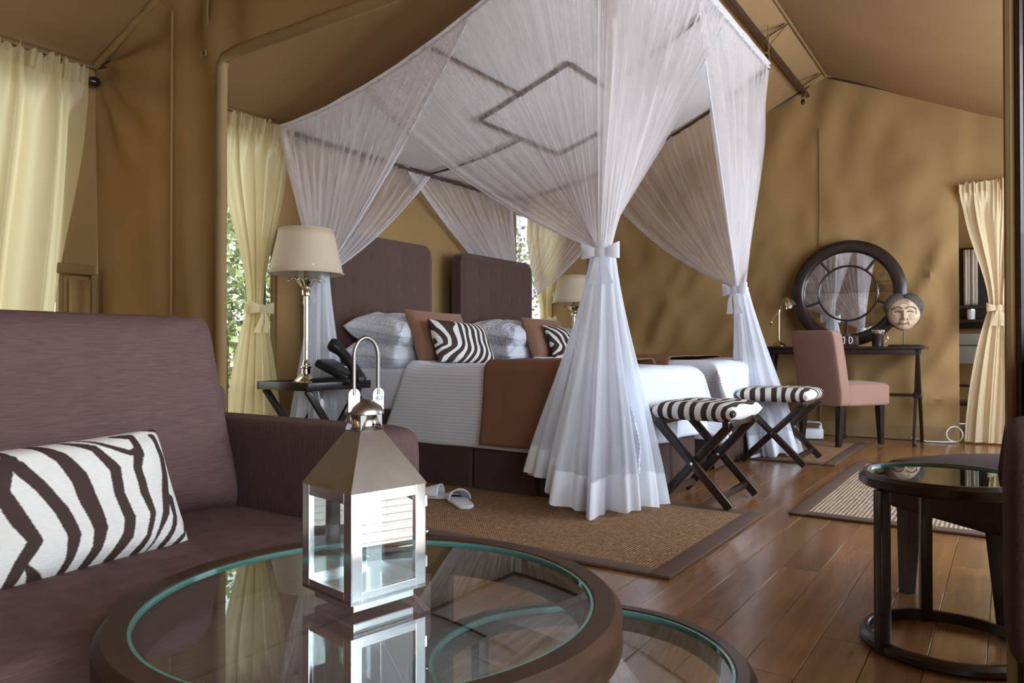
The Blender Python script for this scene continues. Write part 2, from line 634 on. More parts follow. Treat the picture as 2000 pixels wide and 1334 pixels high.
def canvas_wall(name, axis, pos, a0, a1, top, openings, disp, step=0.07, lab=None, mat='canvas'):
    """grid of canvas with openings; axis 'x' -> wall runs along x at y=pos, axis 'y' -> runs along y at x=pos"""
    cuts = sorted({a0, a1} | {v for o in openings for v in (o[0], o[1]) if a0 < v < a1})
    av = []
    for p, q in zip(cuts[:-1], cuts[1:]):
        n = max(1, round((q - p) / step))
        av += [lerp(p, q, i / n) for i in range(n)]
    av.append(a1)
    zc = sorted({0.0, 2.1} | {v for o in openings for v in (o[2], o[3]) if 0 < v < 2.1})
    zv = []
    for p, q in zip(zc[:-1], zc[1:]):
        n = max(1, round((q - p) / step))
        zv += [lerp(p, q, i / n) for i in range(n)]
    nb = len(zv)
    ntop = 14
    vs, fs = [], []
    for j in range(nb + ntop + 1):
        for a in av:
            z = zv[j] if j < nb else lerp(2.1, top(a), (j - nb) / ntop)
            d = disp(a, z)
            vs.append((a, pos + d, z) if axis == 'x' else (pos + d, a, z))
    W = len(av)
    for j in range(nb + ntop):
        z0 = zv[j] if j < nb else 2.1 + 1e-4
        z1 = (zv[j + 1] if j + 1 < nb else 2.1) if j < nb else 9
        for i in range(W - 1):
            am, zm = (av[i] + av[i + 1]) / 2, (z0 + z1) / 2
            if any(o[0] < am < o[1] and o[2] < zm < o[3] for o in openings):
                continue
            fs.append((j * W + i, j * W + i + 1, (j + 1) * W + i + 1, (j + 1) * W + i))
    return struct(MB().add(vs, fs).build(name, mat, smooth=60), lab)


def disp_desk(a, z):
    # diagonal pulls in the slack canvas, strongest low and towards the doorway
    q = a * 0.78 + z * 0.62
    f = 0.070 * math.sin(q * 9.5 + 2.6 * pn(a * 1.3, z * 1.1)) * sm(2.3, 0.9, z) * (0.35 + 0.65 * sm(1.7, 0.6, a))
    f += 0.016 * math.sin(q * 27 + 4 * pn(a * 2, z * 2, 8)) * sm(1.8, 0.8, z)
    rg = (1 - abs(math.sin(q * 5.2 + 1.8 * pn(a * 1.5, z * 1.3, 4)))) ** 2
    f += 0.085 * rg * sm(2.1, 1.3, z) * (0.3 + 0.7 * sm(1.9, 0.9, a))
    f += 0.045 * pn(a * 2.2, z * 1.4, 3.0) + 0.018 * pn(a * 6, z * 3.5, 9.0)
    f += 0.022 * math.sin(a * 17 + z * 6) * sm(2.2, 2.7, z) * math.exp(-((a - 1.35) / 0.45) ** 2)
    e = min(1.0, abs(a - 0.33) / 0.1)
    return max(-0.12, -f * (0.3 + 0.7 * e) * (0.15 + 0.85 * sm(0.08, 0.35, z)) - 0.02)


W1, W2, W3 = (0.75, 1.74, 0.35, 2.0), (2.2, 2.975, 0.30, 2.0), (5.64, 6.30, 0.30, 2.0)
bw = canvas_wall('wall_back', 'x', YB, X0, X1, lambda a: EZ, [W1, W2, W3],
                 lambda a, z: 0.02 * pn(a * 1.6, z * 0.8, 5) + 0.010 * math.sin(a * 13 + z) * 0.6, lab='ochre canvas wall behind the headboards')
dw = canvas_wall('wall_desk', 'y', X1, YF, YB, roofz, [(-0.42, 0.33, -1, 2.05)], disp_desk, 0.05, lab='wrinkled ochre canvas wall behind the writing desk')
fw = canvas_wall('wall_front', 'x', YF, X0, X1, lambda a: EZ, [(-1.2, 1.80, 0.02, 2.05), (2.45, 6.45, 0.5, 1.98)],
                 lambda a, z: 0.015 * pn(a * 1.6, z, 15), lab='ochre canvas front wall with openings to the deck')
ew = canvas_wall('wall_entrance', 'y', X0, YF, YB, roofz, [], lambda a, z: 0.015 * pn(a * 1.6, z, 25), lab='canvas end wall behind the sitting area')


def disp_part(a, z):
    f = 0.03 * pn(a * 2.2, z * 0.5, 33)
    f += 0.016 * math.sin((a - 3.1) * 26 - z * 4.0) * sm(1.9, 1.0, z) * math.exp(-((a - 2.85) / 0.25) ** 2)
    # pulls running up to the top corner
    q = math.atan2(z - 2.14, 3.72 - a)
    f += 0.022 * math.sin(q * 14) * sm(1.4, 2.0, z) * sm(2.3, 3.0, a)
    f += 0.020 * math.sin((a - 2.72) * 22 - (z - 1.2) * 3.0) * sm(0.5, 0.0, abs(a - 2.85)) * sm(0.0, 0.5, z)
    return f * (1 - math.exp(-((a - 3.07) / 0.06) ** 2))


pt = canvas_wall('wall_partition', 'y', XP, YF, YB, roofz, [(0.0, 2.72, -1, 1.97)], disp_part, 0.05, lab='ochre canvas partition with a wide opening to the bedroom')

for nm, ya, yb, za, zb in (('ceiling', RY, YB, RZ, EZ), ('ceiling', RY, YF, RZ, EZ)):
    def rf(s, t, ya=ya, yb=yb, za=za, zb=zb):
        x = lerp(X0 - 0.12, X1 + 0.12, s)
        t = t * 1.06
        sag = -0.05 * math.sin(PI * t) + 0.012 * pn(x * 1.2, t * 3, ya)
        return (x, lerp(ya, yb, t), lerp(za, zb, t) + sag)
    o = MB().grid(rf, 120, 30).build(nm, 'canvas_roof', smooth=60)
    struct(o, 'sloping tan canvas roof over the beds' if yb > RY else 'sloping tan canvas roof over the doorway')

struct(MB().grid(lambda s, t: (lerp(X0, X1, s), lerp(YF, YF - 0.5, t), lerp(EZ, EZ - 0.05, t) + 0.02), 30, 6).build('roof_sun_blocker', 'canvas_roof', solid=0.01), 'unseen canvas overhang added to block sun at the front openings')  # unseen overhang, added so direct sun stays off the floor inside
# rolled canvas edge of the partition opening
mb = MB()
pts = [(XP, 2.72, z) for z in np.linspace(0, 1.93, 12)] + [(XP, 2.70, 1.965)] + [(XP, y, 1.975) for y in np.linspace(2.6, 0.06, 24)]
mb.tube([(p[0] + 0.004 * pn(p[1] * 5, p[2] * 5), p[1], p[2]) for p in pts], 0.024, 10)
tr = mb.build('trim_1', 'canvas_trim', smooth=60)
struct(tr, 'rolled canvas edge around the partition opening')
mb = MB().box((XP - 0.005, -0.055, 1.0), (0.03, 0.055, 2.0), 0.008)
mb.tube([(XP, -0.005, z) for z in np.linspace(0, 2.0, 20)], 0.012, 8)
struct(mb.build('trim_2', 'canvas_trim'), 'canvas bound post at the edge of the partition opening')
struct(MB().tube([(XP - 0.012, -0.022, 0), (XP - 0.012, -0.022, 2.0)], 0.008, 8).build('trim_3', 'dark_wood'), 'dark upright pole at the edge of the partition')
# vertical seam on the partition and a seam over the desk wall, roof edge cords
struct(MB().tube([(XP - 0.006 + disp_part(3.07, z), 3.07, z) for z in np.linspace(0.2, 2.25, 60)], 0.0065, 6).build('trim_4', 'canvas'), 'vertical seam of the canvas partition')
struct(MB().tube([(X1 - 0.045, y, roofz(y) - 0.02) for y in np.linspace(RY - 0.03, YF + 0.05, 20)], 0.009, 6).build('trim_5', 'walnut'), 'dark cord where desk wall meets roof')
struct(MB().tube([(X1 - 0.045, y, roofz(y) - 0.02) for y in np.linspace(RY + 0.12, YB - 0.05, 20)], 0.009, 6).build('trim_6', 'walnut'), 'dark cord along the gable over the net')
struct(MB().tube([(X1 + disp_desk(1.38, z) - 0.012, 1.38, z) for z in np.linspace(0.05, 2.7, 60)], 0.005, 6).build('trim_7', 'canvas_trim'), 'vertical seam in the desk wall')
struct(MB().grid(lambda s, t: (X1 - 0.062 + 0.010 * t + 0.006 * pn(s * 30, t), lerp(3.6, 0.36, s), lerp(0.005, 0.12, t)), 80, 3).build('baseboard_desk', 'canvas_trim', smooth=60), 'hem of the desk wall canvas along the floor')
struct(MB().tube([(x, RY, RZ - 0.012) for x in np.linspace(X0, X1, 30)], 0.010, 6).build('trim_8', 'canvas_trim'), 'ridge seam of the roof')
struct(MB().tube([(XP - 0.022 + 0.012 * pn(y * 9, 3), y, roofz(y) - 0.045 * math.sin(PI * (y - RY) / (YB - RY)) - 0.02 + 0.012 * pn(y * 7, 1)) for y in np.linspace(YB - 0.03, RY + 0.05, 60)], [0.018 + 0.008 * pn(k * 0.5, 7) for k in range(60)], 8).build('trim_10', 'canvas', smooth=80), 'ruched canvas where partition meets roof')
# eave cords along the back wall
struct(MB().tube([(x, YB - 0.02, EZ - 0.01) for x in np.linspace(X0, X1, 30)], 0.010, 6).build('trim_9', 'canvas_trim'), 'eave seam above the back windows')

# windows of the back wall: dark frames, mullion
for k, (w, posts) in enumerate(((W1, (0.0,)), (W2, (2.885,)), (W3, ()))):
    root = bpy.data.objects.new('window_%d' % (k + 1), None)
    COL.objects.link(root)
    root.location = ((w[0] + w[1]) / 2, YB + 0.03, w[2])
    struct(root, ('open window behind the cream curtain by the sofa', 'open window beside the bedside lamp', 'open window beyond the second headboard')[k])
    for (a, b_) in (((w[0], w[2]), (w[1], w[2])), ((w[0], w[3]), (w[1], w[3])), ((w[0], w[2]), (w[0], w[3])), ((w[1], w[2]), (w[1], w[3]))):
        MB().bar((a[0], YB + 0.03, a[1]), (b_[0], YB + 0.03, b_[1]), 0.03, 0.03).build('window_frame', 'canvas_trim', root, True)
    for px in posts:
        if px:
            MB().box((px, YB + 0.06, 1.15), (0.075, 0.05, 1.7), 0.004).build('mullion', 'grey_frame', root, True)

# hanging flap and buckle straps on the canvas beside the sofa curtain
fp = thing('canvas_flap', 'small rolled canvas flap strapped to the wall under the curtain rod end', 'flap', (1.80, YB - 0.03, 1.0))
MB().box((1.775, YB - 0.035, 1.135), (0.17, 0.03, 0.05), 0.012).build('roll', 'canvas_trim', fp, True)
MB().grid(lambda s, t: (1.75 + 0.125 * s, YB - 0.03 - 0.012 * math.sin(s * 7), 0.45 + 0.64 * t), 12, 6).build('panel', 'canvas', fp, True, solid=0.006)
MB().box((1.865, YB - 0.035, 0.80), (0.03, 0.022, 0.64), 0.008).build('edge_binding', 'canvas_trim', fp, True)
sp = thing('canvas_strap', 'hanging canvas strap high on the partition beside the opening', 'strap', (XP - 0.02, 2.80, 2.0))
MB().box((XP - 0.022, 2.80, 2.12), (0.008, 0.035, 0.24), 0.003).build('strap_band', 'canvas_trim', sp, True)
MB().tube([(XP - 0.03, 2.785, 2.01), (XP - 0.03, 2.815, 2.01), (XP - 0.03, 2.815, 1.985), (XP - 0.03, 2.785, 1.985), (XP - 0.03, 2.785, 2.01)], 0.004, 6).build('buckle', 'canvas_trim', sp, True)

# ridge pole slung under the roof
rp = thing('ridge_pole', 'dark wooden pole slung by straps under the roof ridge', 'pole', (5.0, 1.47, 2.9))
MB().tube([(x, 1.475, 3.005) for x in np.linspace(2.1, 6.93, 30)], 0.020, 10).build('pole_rod', 'walnut', rp, True)
for x in (5.62, 6.80):
    for (dy, dx) in ((0.0, 0.0), (0.0, -0.16)):
        MB().bar((x, 1.335, 3.13), (x + dx, 1.475, 2.99), 0.022, 0.006).build('strap', 'canvas_trim' if dx == 0 else 'dark_wood', rp, True)
    MB().bar((x, 1.475, 3.0), (x - 0.06, 1.475, 2.93), 0.03, 0.012).build('hook_strap', 'canvas_trim', rp, True)
    MB().superq((x - 0.05, 1.475, 2.90), (0.035, 0.035, 0.05), 0.8, 0.8, 16, 8).build('knot', 'dark_wood', rp, True)

# ------------------------------------------------------------------ outside: ground, deck, shrubs
struct(MB().grid(lambda s, t: (lerp(-6, 16, s), lerp(YB + 0.3, 26, t), -0.55 + 0.15 * pn(s * 9, t * 9)), 30, 30).build('ground', 'earth', smooth=60), 'dry ground outside the back windows')
dk = struct(MB().box((2.5, -3.0, -0.09), (11, 3.7, 0.04)).build('deck_floor', 'dark_wood'), 'timber deck outside the front of the tent')
d0 = None
for k in range(24):
    if d0 is None:
        d0 = MB().box((0, 0, 0), (11, 0.138, 0.03), 0.004, segs=1).build('deck_board', 'deck', dk)
        o = d0
    else:
        o = d0.copy()
        COL.objects.link(o)
    o.location = (2.5, -1.23 - 0.148 * k, -0.05)


def shrub(name, label, cx, cy, h, rad, n, mat):
    rnd = random.Random(int(cx * 100 + cy * 10))
    t = thing(name, label, 'shrub', (cx, cy, -0.55), group='shrubs outside the back windows')
    st = MB()
    for k in range(5):
        a = rnd.random() * 6.28
        st.tube([(cx, cy, -0.6), (cx + 0.2 * rad * math.cos(a), cy + 0.2 * rad * math.sin(a), h * 0.4), (cx + 0.6 * rad * math.cos(a), cy + 0.6 * rad * math.sin(a), h * 0.85)], [0.05, 0.035, 0.01], 6)
    st.build('stem', 'bark', t, True)
    lf = MB()
    vs, fs = [], []
    for k in range(n):
        a, u = rnd.random() * 6.28, rnd.random() ** 0.5
        z = -0.45 + (h + 0.45) * rnd.random()
        rr = rad * u * (0.6 + 0.5 * math.sin(PI * min(1, (z + 0.6) / (h + 0.6)) ** 0.8))
        p = Vector((cx + rr * math.cos(a), cy + rr * math.sin(a), z))
        d = Vector((rnd.uniform(-1, 1), rnd.uniform(-1, 1), rnd.uniform(-1, .6))).normalized()
        s = d.cross(Vector((rnd.uniform(-1, 1), rnd.uniform(-1, 1), rnd.uniform(-1, 1)))).normalized()
        L, w = rnd.uniform(0.06, 0.13), rnd.uniform(0.02, 0.04)
        b0 = len(vs)
        vs += [p, p + d * L * .5 + s * w, p + d * L, p + d * L * .5 - s * w]
        fs.append((b0, b0 + 1, b0 + 2, b0 + 3))
    lf.add(vs, fs)
    lo = lf.build('foliage', mat, t, True, smooth=0)
    lo['kind'] = 'stuff'


shrub('leafy_shrub', 'pale green shrub nearest the window beside the bedside lamp', 4.6, 6.4, 2.4, 1.1, 5200, 'leaf_a')
shrub('leafy_shrub', 'olive shrub behind the pale one outside the lamp window', 7.0, 9.4, 2.9, 1.5, 5200, 'leaf_b')
shrub('leafy_shrub', 'low pale shrub outside the sofa window', 1.9, 7.0, 2.2, 1.2, 4200, 'leaf_a')
shrub('leafy_shrub', 'tall olive shrub outside the window beyond the second headboard', 9.6, 7.0, 2.6, 1.4, 4200, 'leaf_b')
shrub('leafy_shrub', 'rounded olive shrub standing further off in the dry ground', 3.6, 10.8, 3.2, 1.7, 4200, 'leaf_a')

# ------------------------------------------------------------------ rugs
def rug(label, x0, x1, y0, y1, mat):
    cx, cy = (x0 + x1) / 2, (y0 + y1) / 2
    t = thing('rug', label, 'rug', (cx, cy, 0.0), group='woven floor rugs')
    bwid = 0.075
    MB().grid(lambda s, q: (lerp(x0 + bwid, x1 - bwid, s), lerp(y0 + bwid, y1 - bwid, q), 0.0105 + 0.0008 * pn(s * 9, q * 9)), 20, 30).build('woven_field', mat, t, True)
    for (a, b_, c_, d_) in ((x0, x1, y0, y0 + bwid), (x0, x1, y1 - bwid, y1), (x0, x0 + bwid, y0 + bwid, y1 - bwid), (x1 - bwid, x1, y0 + bwid, y1 - bwid)):
        MB().box(((a + b_) / 2, (c_ + d_) / 2, 0.0065), (b_ - a, d_ - c_, 0.012), 0.004).build('binding', 'rug_border', t, True)


rug('brown sisal rug with dark binding beside the nearer bed under the slippers', 2.31, 3.45, 0.925, 2.95, 'sisal')
rug('pale ribbed sisal rug with brown binding behind the slim glass side table', 3.52, 5.38, -0.55, 0.84, 'sisal_pale')
rug('brown sisal rug with dark binding reaching under the writing chair', 5.12, 6.42, 0.93, 2.9, 'sisal')

# ------------------------------------------------------------------ beds
def headboard_mesh(mb, x0, x1, y0, z1, depth):
    w, cx = x1 - x0, (x0 + x1) / 2
    rc = 0.085

    def outline(u):      # half outline as height limit at offset u from centre
        e = w / 2 - abs(u)
        if e < rc:
            return z1 - rc + math.sqrt(max(0, rc * rc - (rc - e) ** 2))
        return z1

    def front(s, t):
        x = lerp(x0, x1, s)
        zt = outline(x - cx)
        z = lerp(0.15, zt, t)
        ed = min(x - x0, x1 - x, zt - z)
        puff = 0.028 * sm(0, 0.06, ed)
        d = 0.0
        gx, gz = (x - cx) / 0.155, (z - 0.62) / 0.185
        fx, fz = gx - round(gx), gz - round(gz)
        if ed > 0.09 and round(gz) >= 1:
            d = 0.010 * math.exp(-(fx * fx * 24 + fz * fz * 30)) + 0.003 * math.exp(-fx * fx * 90)
        return (x, y0 - puff + d, z)
    mb.grid(front, 110, 90)
    mb.grid(lambda s, t: (lerp(x1, x0, s), y0 + depth, lerp(0.15, outline(lerp(x1, x0, s) - cx), t)), 40, 2)
    # rim
    n = 60

    def rim(s, t):
        if s < 0.3:
            x, z = x0, lerp(0.15, z1 - rc, s / 0.3)
        elif s < 0.7:
            x = lerp(x0, x1, (s - 0.3) / 0.4)
            z = outline(x - cx)
        else:
            x, z = x1, lerp(z1 - rc, 0.15, (s - 0.7) / 0.3)
        return (x, y0 + depth * t, z)
    mb.grid(rim, 200, 2)


def pleated(mb, a, b, n, z0, z1, amp=0.008):
    """hanging valance from a to b (xy), box pleats"""
    a, b = Vector((*a, 0)), Vector((*b, 0))
    d = b - a
    nn = Vector((d.y, -d.x, 0)).normalized()
    L = d.length

    def f(s, t):
        z = lerp(z1, z0, t)
        q = (s * L / 0.42) % 1.0
        g = -0.022 * math.exp(-((q - .5) / 0.02) ** 2) + amp * pn(s * L * 5, t * 0.7, a.x)
        p = a + d * s + nn * (g + 0.012 * t)
        return (p.x, p.y, z)
    mb.grid(f, n, 8)


HB, YFOOT = 3.50, 1.52


def bed(label, x0, x1, hx0, hx1):
    cx = (x0 + x1) / 2
    t = thing('bed', label, 'bed', (cx, (HB + YFOOT) / 2, 0), group='twin beds')
    mb = MB()
    headboard_mesh(mb, hx0, hx1, HB, 1.50, 0.085)
    mb.build('headboard', 'headboard', t, True, smooth=50)
    MB().superq((cx, (HB - 0.04 + YFOOT) / 2, 0.515), (x1 - x0 - 0.02, HB - YFOOT - 0.08, 0.25), 0.12, 0.12, 64, 16).build('mattress', 'white_cloth', t, True)
    MB().box((cx, (HB + YFOOT) / 2 + 0.01, 0.24), (x1 - x0 - 0.06, HB - YFOOT - 0.1, 0.30), 0.01).build('base', 'skirt', t, True)
    mb = MB()
    pleated(mb, (x0 + 0.005, HB - 0.05), (x0 + 0.005, YFOOT + 0.01), 220, 0.012, 0.40)
    pleated(mb, (x0 + 0.005, YFOOT + 0.01), (x1 - 0.005, YFOOT + 0.01), 120, 0.012, 0.40)
    pleated(mb, (x1 - 0.005, YFOOT + 0.01), (x1 - 0.005, HB - 0.05), 160, 0.012, 0.40)
    mb.build('valance', 'skirt', t, True, smooth=60)
    return t


def duvet(label, x0, x1, top, yh, yf, hem, foot, seed):
    """flat cloth coordinates a (across) and b (from head to foot) folded over the mattress"""
    cx, hw, L = (x0 + x1) / 2, (x1 - x0) / 2, yh - yf
    rr = 0.06

    def fold(o):          # overhang length -> (outward, down)
        if o <= 0:
            return 0.0, 0.0
        q = rr * PI / 2
        if o < q:
            a = o / rr
            return rr * math.sin(a), rr * (1 - math.cos(a))
        return rr + 0.02 * (o - q), rr + (o - q)

    def f(s, t):
        a = lerp(-hw - hem, hw + hem, s)
        b_ = lerp(0, L + foot, t)
        oa, ob = max(0, abs(a) - (hw - rr)), max(0, b_ - (L - rr))
        xo, zo = fold(oa)
        yo, zo2 = fold(ob)
        sg = 1 if a > 0 else -1
        x = cx + (a if oa == 0 else sg * (hw - rr + xo))
        y_ = yh - (b_ if ob == 0 else (L - rr + yo))
        z = top - max(zo, zo2)
        mn = min(zo, zo2)
        if mn > 0:
            x += sg * 0.30 * mn
            y_ -= 0.30 * mn
            z -= 0.10 * mn
        # the head-end edge slants back towards the pillows as it falls
        y_ += 0.42 * zo * sm(0.5, 0.0, t)
        wr = pn(a * 3.0, b_ * 2.2, seed)
        x += sg * (0.018 * pn(b_ * 5, z * 2, seed + 4) + 0.012 * math.sin(b_ * 9 + seed)) * min(1, oa * 4)
        y_ -= (0.018 * math.sin(a * 16 + seed) + 0.015 * pn(a * 6, z * 3, seed)) * min(1, ob * 4)
        z += (0.018 * wr + 0.012) * (1 - min(1, (oa + ob) * 6)) + 0.02 * sm(0.06, 0.0, t) * (1 - min(1, oa * 6))
        z += 0.012 * pn(b_ * 4, seed) * min(1, zo)
        return (x, y_, z)
    o = MB().grid(f, 110, 110, su=2.0).build('duvet', 'duvet', None, smooth=60)
    o.modifiers.new('solid', 'SOLIDIFY').thickness = 0.012
    o.modifiers['solid'].offset = 1
    return tag(o, label, 'duvet', 'duvets on the twin beds')


def runner(label, x0, x1, top, ya, yb, hem, seed):
    cx, hw, rr = (x0 + x1) / 2, (x1 - x0) / 2, 0.06

    def f(s, t):
        a = lerp(-hw - hem, hw + hem, s)
        oa = max(0, abs(a) - (hw - rr))
        sg = 1 if a > 0 else -1
        q = rr * PI / 2
        if oa <= 0:
            x, z = a, 0
        elif oa < q:
            x, z = sg * (hw - rr + rr * math.sin(oa / rr)), rr * (1 - math.cos(oa / rr))
        else:
            x, z = sg * (hw + 0.035 * (oa - q) * 2), rr + oa - q
        x += sg * 0.008 * pn(t * 3, z * 3, seed) * min(1, oa * 4)
        return (cx + x, lerp(ya, yb, t) + 0.012 * pn(s * 4, 0, seed) + 0.03 * max(0, z) * (1 - 2 * t), top - z + 0.008 * pn(a * 3, t * 2, seed))
    o = MB().grid(f, 90, 24).build('bed_runner', 'runner', None, smooth=60, solid=0.006)
    return tag(o, label, 'runner', 'brown bed runners')


B1, B2 = (3.20, 4.20), (4.52, 5.52)
bed('nearer single bed with tall tufted brown headboard and pleated skirt beside the tray table', *B1, 3.17, 4.18)
bed('further single bed with plain tall brown headboard, second from the tray table', *B2, 4.52, 5.55)
duvet('white striped duvet on the nearer bed hanging over its side', B1[0] - 0.01, B1[1] + 0.01, 0.655, 2.86, YFOOT - 0.03, 0.40, 0.36, 1.0)
duvet('white striped duvet on the further bed, seen beyond the zebra stools', B2[0] - 0.01, B2[1] + 0.01, 0.665, 2.86, YFOOT - 0.03, 0.36, 0.36, 7.0)
runner('brown runner hanging down the side of the nearer bed', B1[0] - 0.035, B1[1] + 0.035, 0.694, 2.29, 1.78, 0.415, 2.0)
runner('brown runner across the further bed, mostly behind the net', B2[0] - 0.035, B2[1] + 0.035, 0.704, 2.33, 1.80, 0.37, 5.0)

# ------------------------------------------------------------------ pillows
def sdf_poly(P, polys):
    d = np.full(len(P), 9.0)
    for poly in polys:
        for (x0, y0, w0), (x1, y1, w1) in zip(poly[:-1], poly[1:]):
            a, b_ = np.array([x0, y0]), np.array([x1, y1])
            ab = b_ - a
            q = np.clip(((P - a) @ ab) / (ab @ ab + 1e-9), 0, 1)
            dd = np.linalg.norm(P - (a + q[:, None] * ab), axis=1) - (w0 + (w1 - w0) * q) / 2
            d = np.minimum(d, dd)
    return d


def pillow_mb(w, h, th, n=40, m=28, pinch=0.07, wrinkle=0.006, seed=0.0, e=4.0, warp=False):
    mb = MB()

    def side(sgn):
        def f(s, t):
            u, v = s * 2 - 1, t * 2 - 1
            if warp:
                u, v = math.sin(u * PI / 2), math.sin(v * PI / 2)
            x = w / 2 * u * (1 - pinch * (1 - v * v))
            z = h / 2 * v * (1 - pinch * (1 - u * u))
            k = (max(0, 1 - abs(u) ** e) * max(0, 1 - abs(v) ** e)) ** 0.55
            y = sgn * th / 2 * k + wrinkle * pn(u * 3.1 + seed, v * 3.1, seed + sgn) * k
            y += wrinkle * 0.8 * math.sin(9 * math.atan2(abs(v) - 1.02, abs(u) - 1.02) + seed) * k * sm(0.5, 0.95, max(abs(u), abs(v)))
            return (x, -y, z)
        return f
    mb.grid(side(1), n, m)
    mb.grid(side(-1), n, m)
    return mb


def place(o, loc, rx=0, ry=0, rz=0):
    o.location = loc
    o.rotation_euler = (rx, ry, rz)
    return o


for (px, py, lab, kk) in ((3.585, 3.20, 'nearer', 0), (4.86, 3.24, 'further', 1)):
    for j in range(2):
        o = pillow_mb(0.70, 0.46, 0.22, pinch=0.05, wrinkle=0.016, seed=kk * 5 + j * 2.3, n=60, m=44).build('pillow', 'pillow_cloth', None, smooth=70)
        place(o, (px + 0.015 * (j - .5), py + 0.01 * j, 0.715 + j * 0.148), rx=PI / 2 + R(4 + 5 * j), rz=R(-3 + 5 * j))
        tag(o, 'white striped pillow on the %s bed, %s of its pair' % (lab, ('lower', 'upper')[j]), 'pillow', 'white bed pillows')

for (px, py, lab, a) in ((3.60, 2.94, 'nearer', -4), (4.95, 2.98, 'further', -4)):
    o = pillow_mb(0.50, 0.38, 0.14, pinch=0.06, wrinkle=0.006, seed=px).build('cushion', 'tan_cushion', None, smooth=70)
    place(o, (px, py, 0.815), rx=R(-22), ry=R(1.5), rz=R(a))
    tag(o, 'plain tan brown cushion leaning on the white pillows of the %s bed' % lab, 'cushion', 'tan bed cushions')


def zebra_field(mb, w, h, fn):
    P = np.array([(p[0] / w + .5, p[2] / h + .5) for p in mb.v])
    mb.attr = fn(P).tolist()


def small_zebra(P, s=0.0):
    u, v = P[:, 0], P[:, 1]
    ph = 10.5 * u + 0.75 * np.sin(3.4 * v + 1.1 + 2.5 * u + s) + 0.22 * np.sin(9 * v + 5 * u + s * 2)
    ch = np.clip((0.36 - u) / 0.30, 0, 1)
    ph = ph + ch * (3.6 * np.abs(v - 0.45 + 0.15 * np.sin(6 * u)) + 0.4)
    g = np.sin(2 * np.pi * ph) + 0.25 * np.sin(2 * np.pi * (ph * 0.5 + 1.3 * v)) - 0.22
    return g * 0.16


for (px, py, lab, a, s) in ((3.62, 2.79, 'nearer', -9, 0.0), (5.02, 2.83, 'further', -9, 1.7)):
    mb = pillow_mb(0.48, 0.28, 0.12, n=150, m=80, pinch=0.05, wrinkle=0.004, seed=px)
    zebra_field(mb, 0.48, 0.28, lambda P: small_zebra(P, s))
    o = mb.build('zebra_cushion', 'zebra', None, smooth=70)
    place(o, (px, py, 0.795), rx=R(-25), ry=R(3), rz=R(a))
    tag(o, 'small zebra print cushion in front of the tan one on the %s bed' % lab, 'cushion', 'zebra bed cushions')

# ------------------------------------------------------------------ mosquito net and its frame
NX0, NX1, NYF, NYB, NZF, NZB = 2.90, 5.45, 1.42, 3.625, 2.79, 2.075


def netz(y):
    t = (y - NYF) / (NYB - NYF)
    return lerp(NZF, NZB, t) - 0.15 * 4 * t * (1 - t)


cf = thing('canopy_frame', 'dark wooden frame with crossed battens holding up the white bed net', 'canopy frame', (4.16, 2.45, 2.1))
cA, cB, cC, cD = (NX0, NYF, NZF), (NX1, NYF, NZF), (NX0, NYB, NZB), (NX1, NYB, NZB)
for a, b_, rm in ((cA, cB, 'net_hem'), (cB, cD, 'walnut'), (cC, cD, 'walnut'), (cA, cC, 'net_hem')):
    pts = [Vector(a).lerp(Vector(b_), k / 16) for k in range(17)]
    MB().tube([(p.x, p.y, netz(p.y) - 0.014) for p in pts], 0.013 if rm == 'walnut' else 0.008, 8).build('rail', rm, cf, True)
IX0, IX1, IYF, IYB, DZ = 3.77, 4.78, 2.12, 2.77, -0.012


def ib(x, y_):
    return (x, y_, netz(y_) + DZ)


for a, b_ in (((IX0, IYF), (IX1, IYF)), ((IX1, IYF), (IX1, IYB)), ((IX1, IYB), (IX0, IYB)), ((IX0, IYB), (IX0, IYF))):
    MB().bar(ib(*a), ib(*b_), 0.026, 0.012).build('inner_batten', 'walnut', cf, True)
mx, my = (IX0 + IX1) / 2, (IYF + IYB) / 2
for a, b_ in (((IX0, my), (NX0 + 0.02, my)), ((IX1, my), (NX1 - 0.02, my)), ((mx, IYF), (mx, NYF + 0.02)), ((mx, IYB), (mx, NYB - 0.02))):
    pts = [(lerp(a[0], b_[0], k / 10), lerp(a[1], b_[1], k / 10)) for k in range(11)]
    MB().tube([ib(*p) for p in pts], 0.014, 6, flat=0.5).build('cross_batten', 'walnut', cf, True)
for c_ in (cA, cB, cC, cD):
    zt = roofz(c_[1]) - 0.03
    MB().tube([(c_[0], c_[1], c_[2]), (c_[0], c_[1] + 0.01, zt)], 0.004, 6).build('hanging_cord', 'canvas_trim', cf, True)

net = thing('mosquito_net', 'white mosquito net canopy over both beds, drawn back and tied at four corners', 'mosquito net', (4.16, 2.45, 0.0))


def topf(s, t):
    x, y_ = lerp(NX0 - 0.01, NX1 + 0.01, s), lerp(NYF - 0.01, NYB + 0.01, t)
    # cloth rests on the battens, sagging a little between them and billowing in the middle
    q = min(1.0, min(s, 1 - s) / 0.32) * min(1.0, min(t, 1 - t) / 0.30)
    z = netz(y_) + 0.012 + 0.006 * pn(x * 5, y_ * 5) + 0.004 * math.sin((x * .5 + y_) * 60) * sm(0.2, 0.8, q) * max(0, pn(x * 2, y_ * 2, 3))
    return (x, y_, z)


MB().grid(topf, 80, 70).build('canopy_top', 'net_top', net, True, smooth=60)


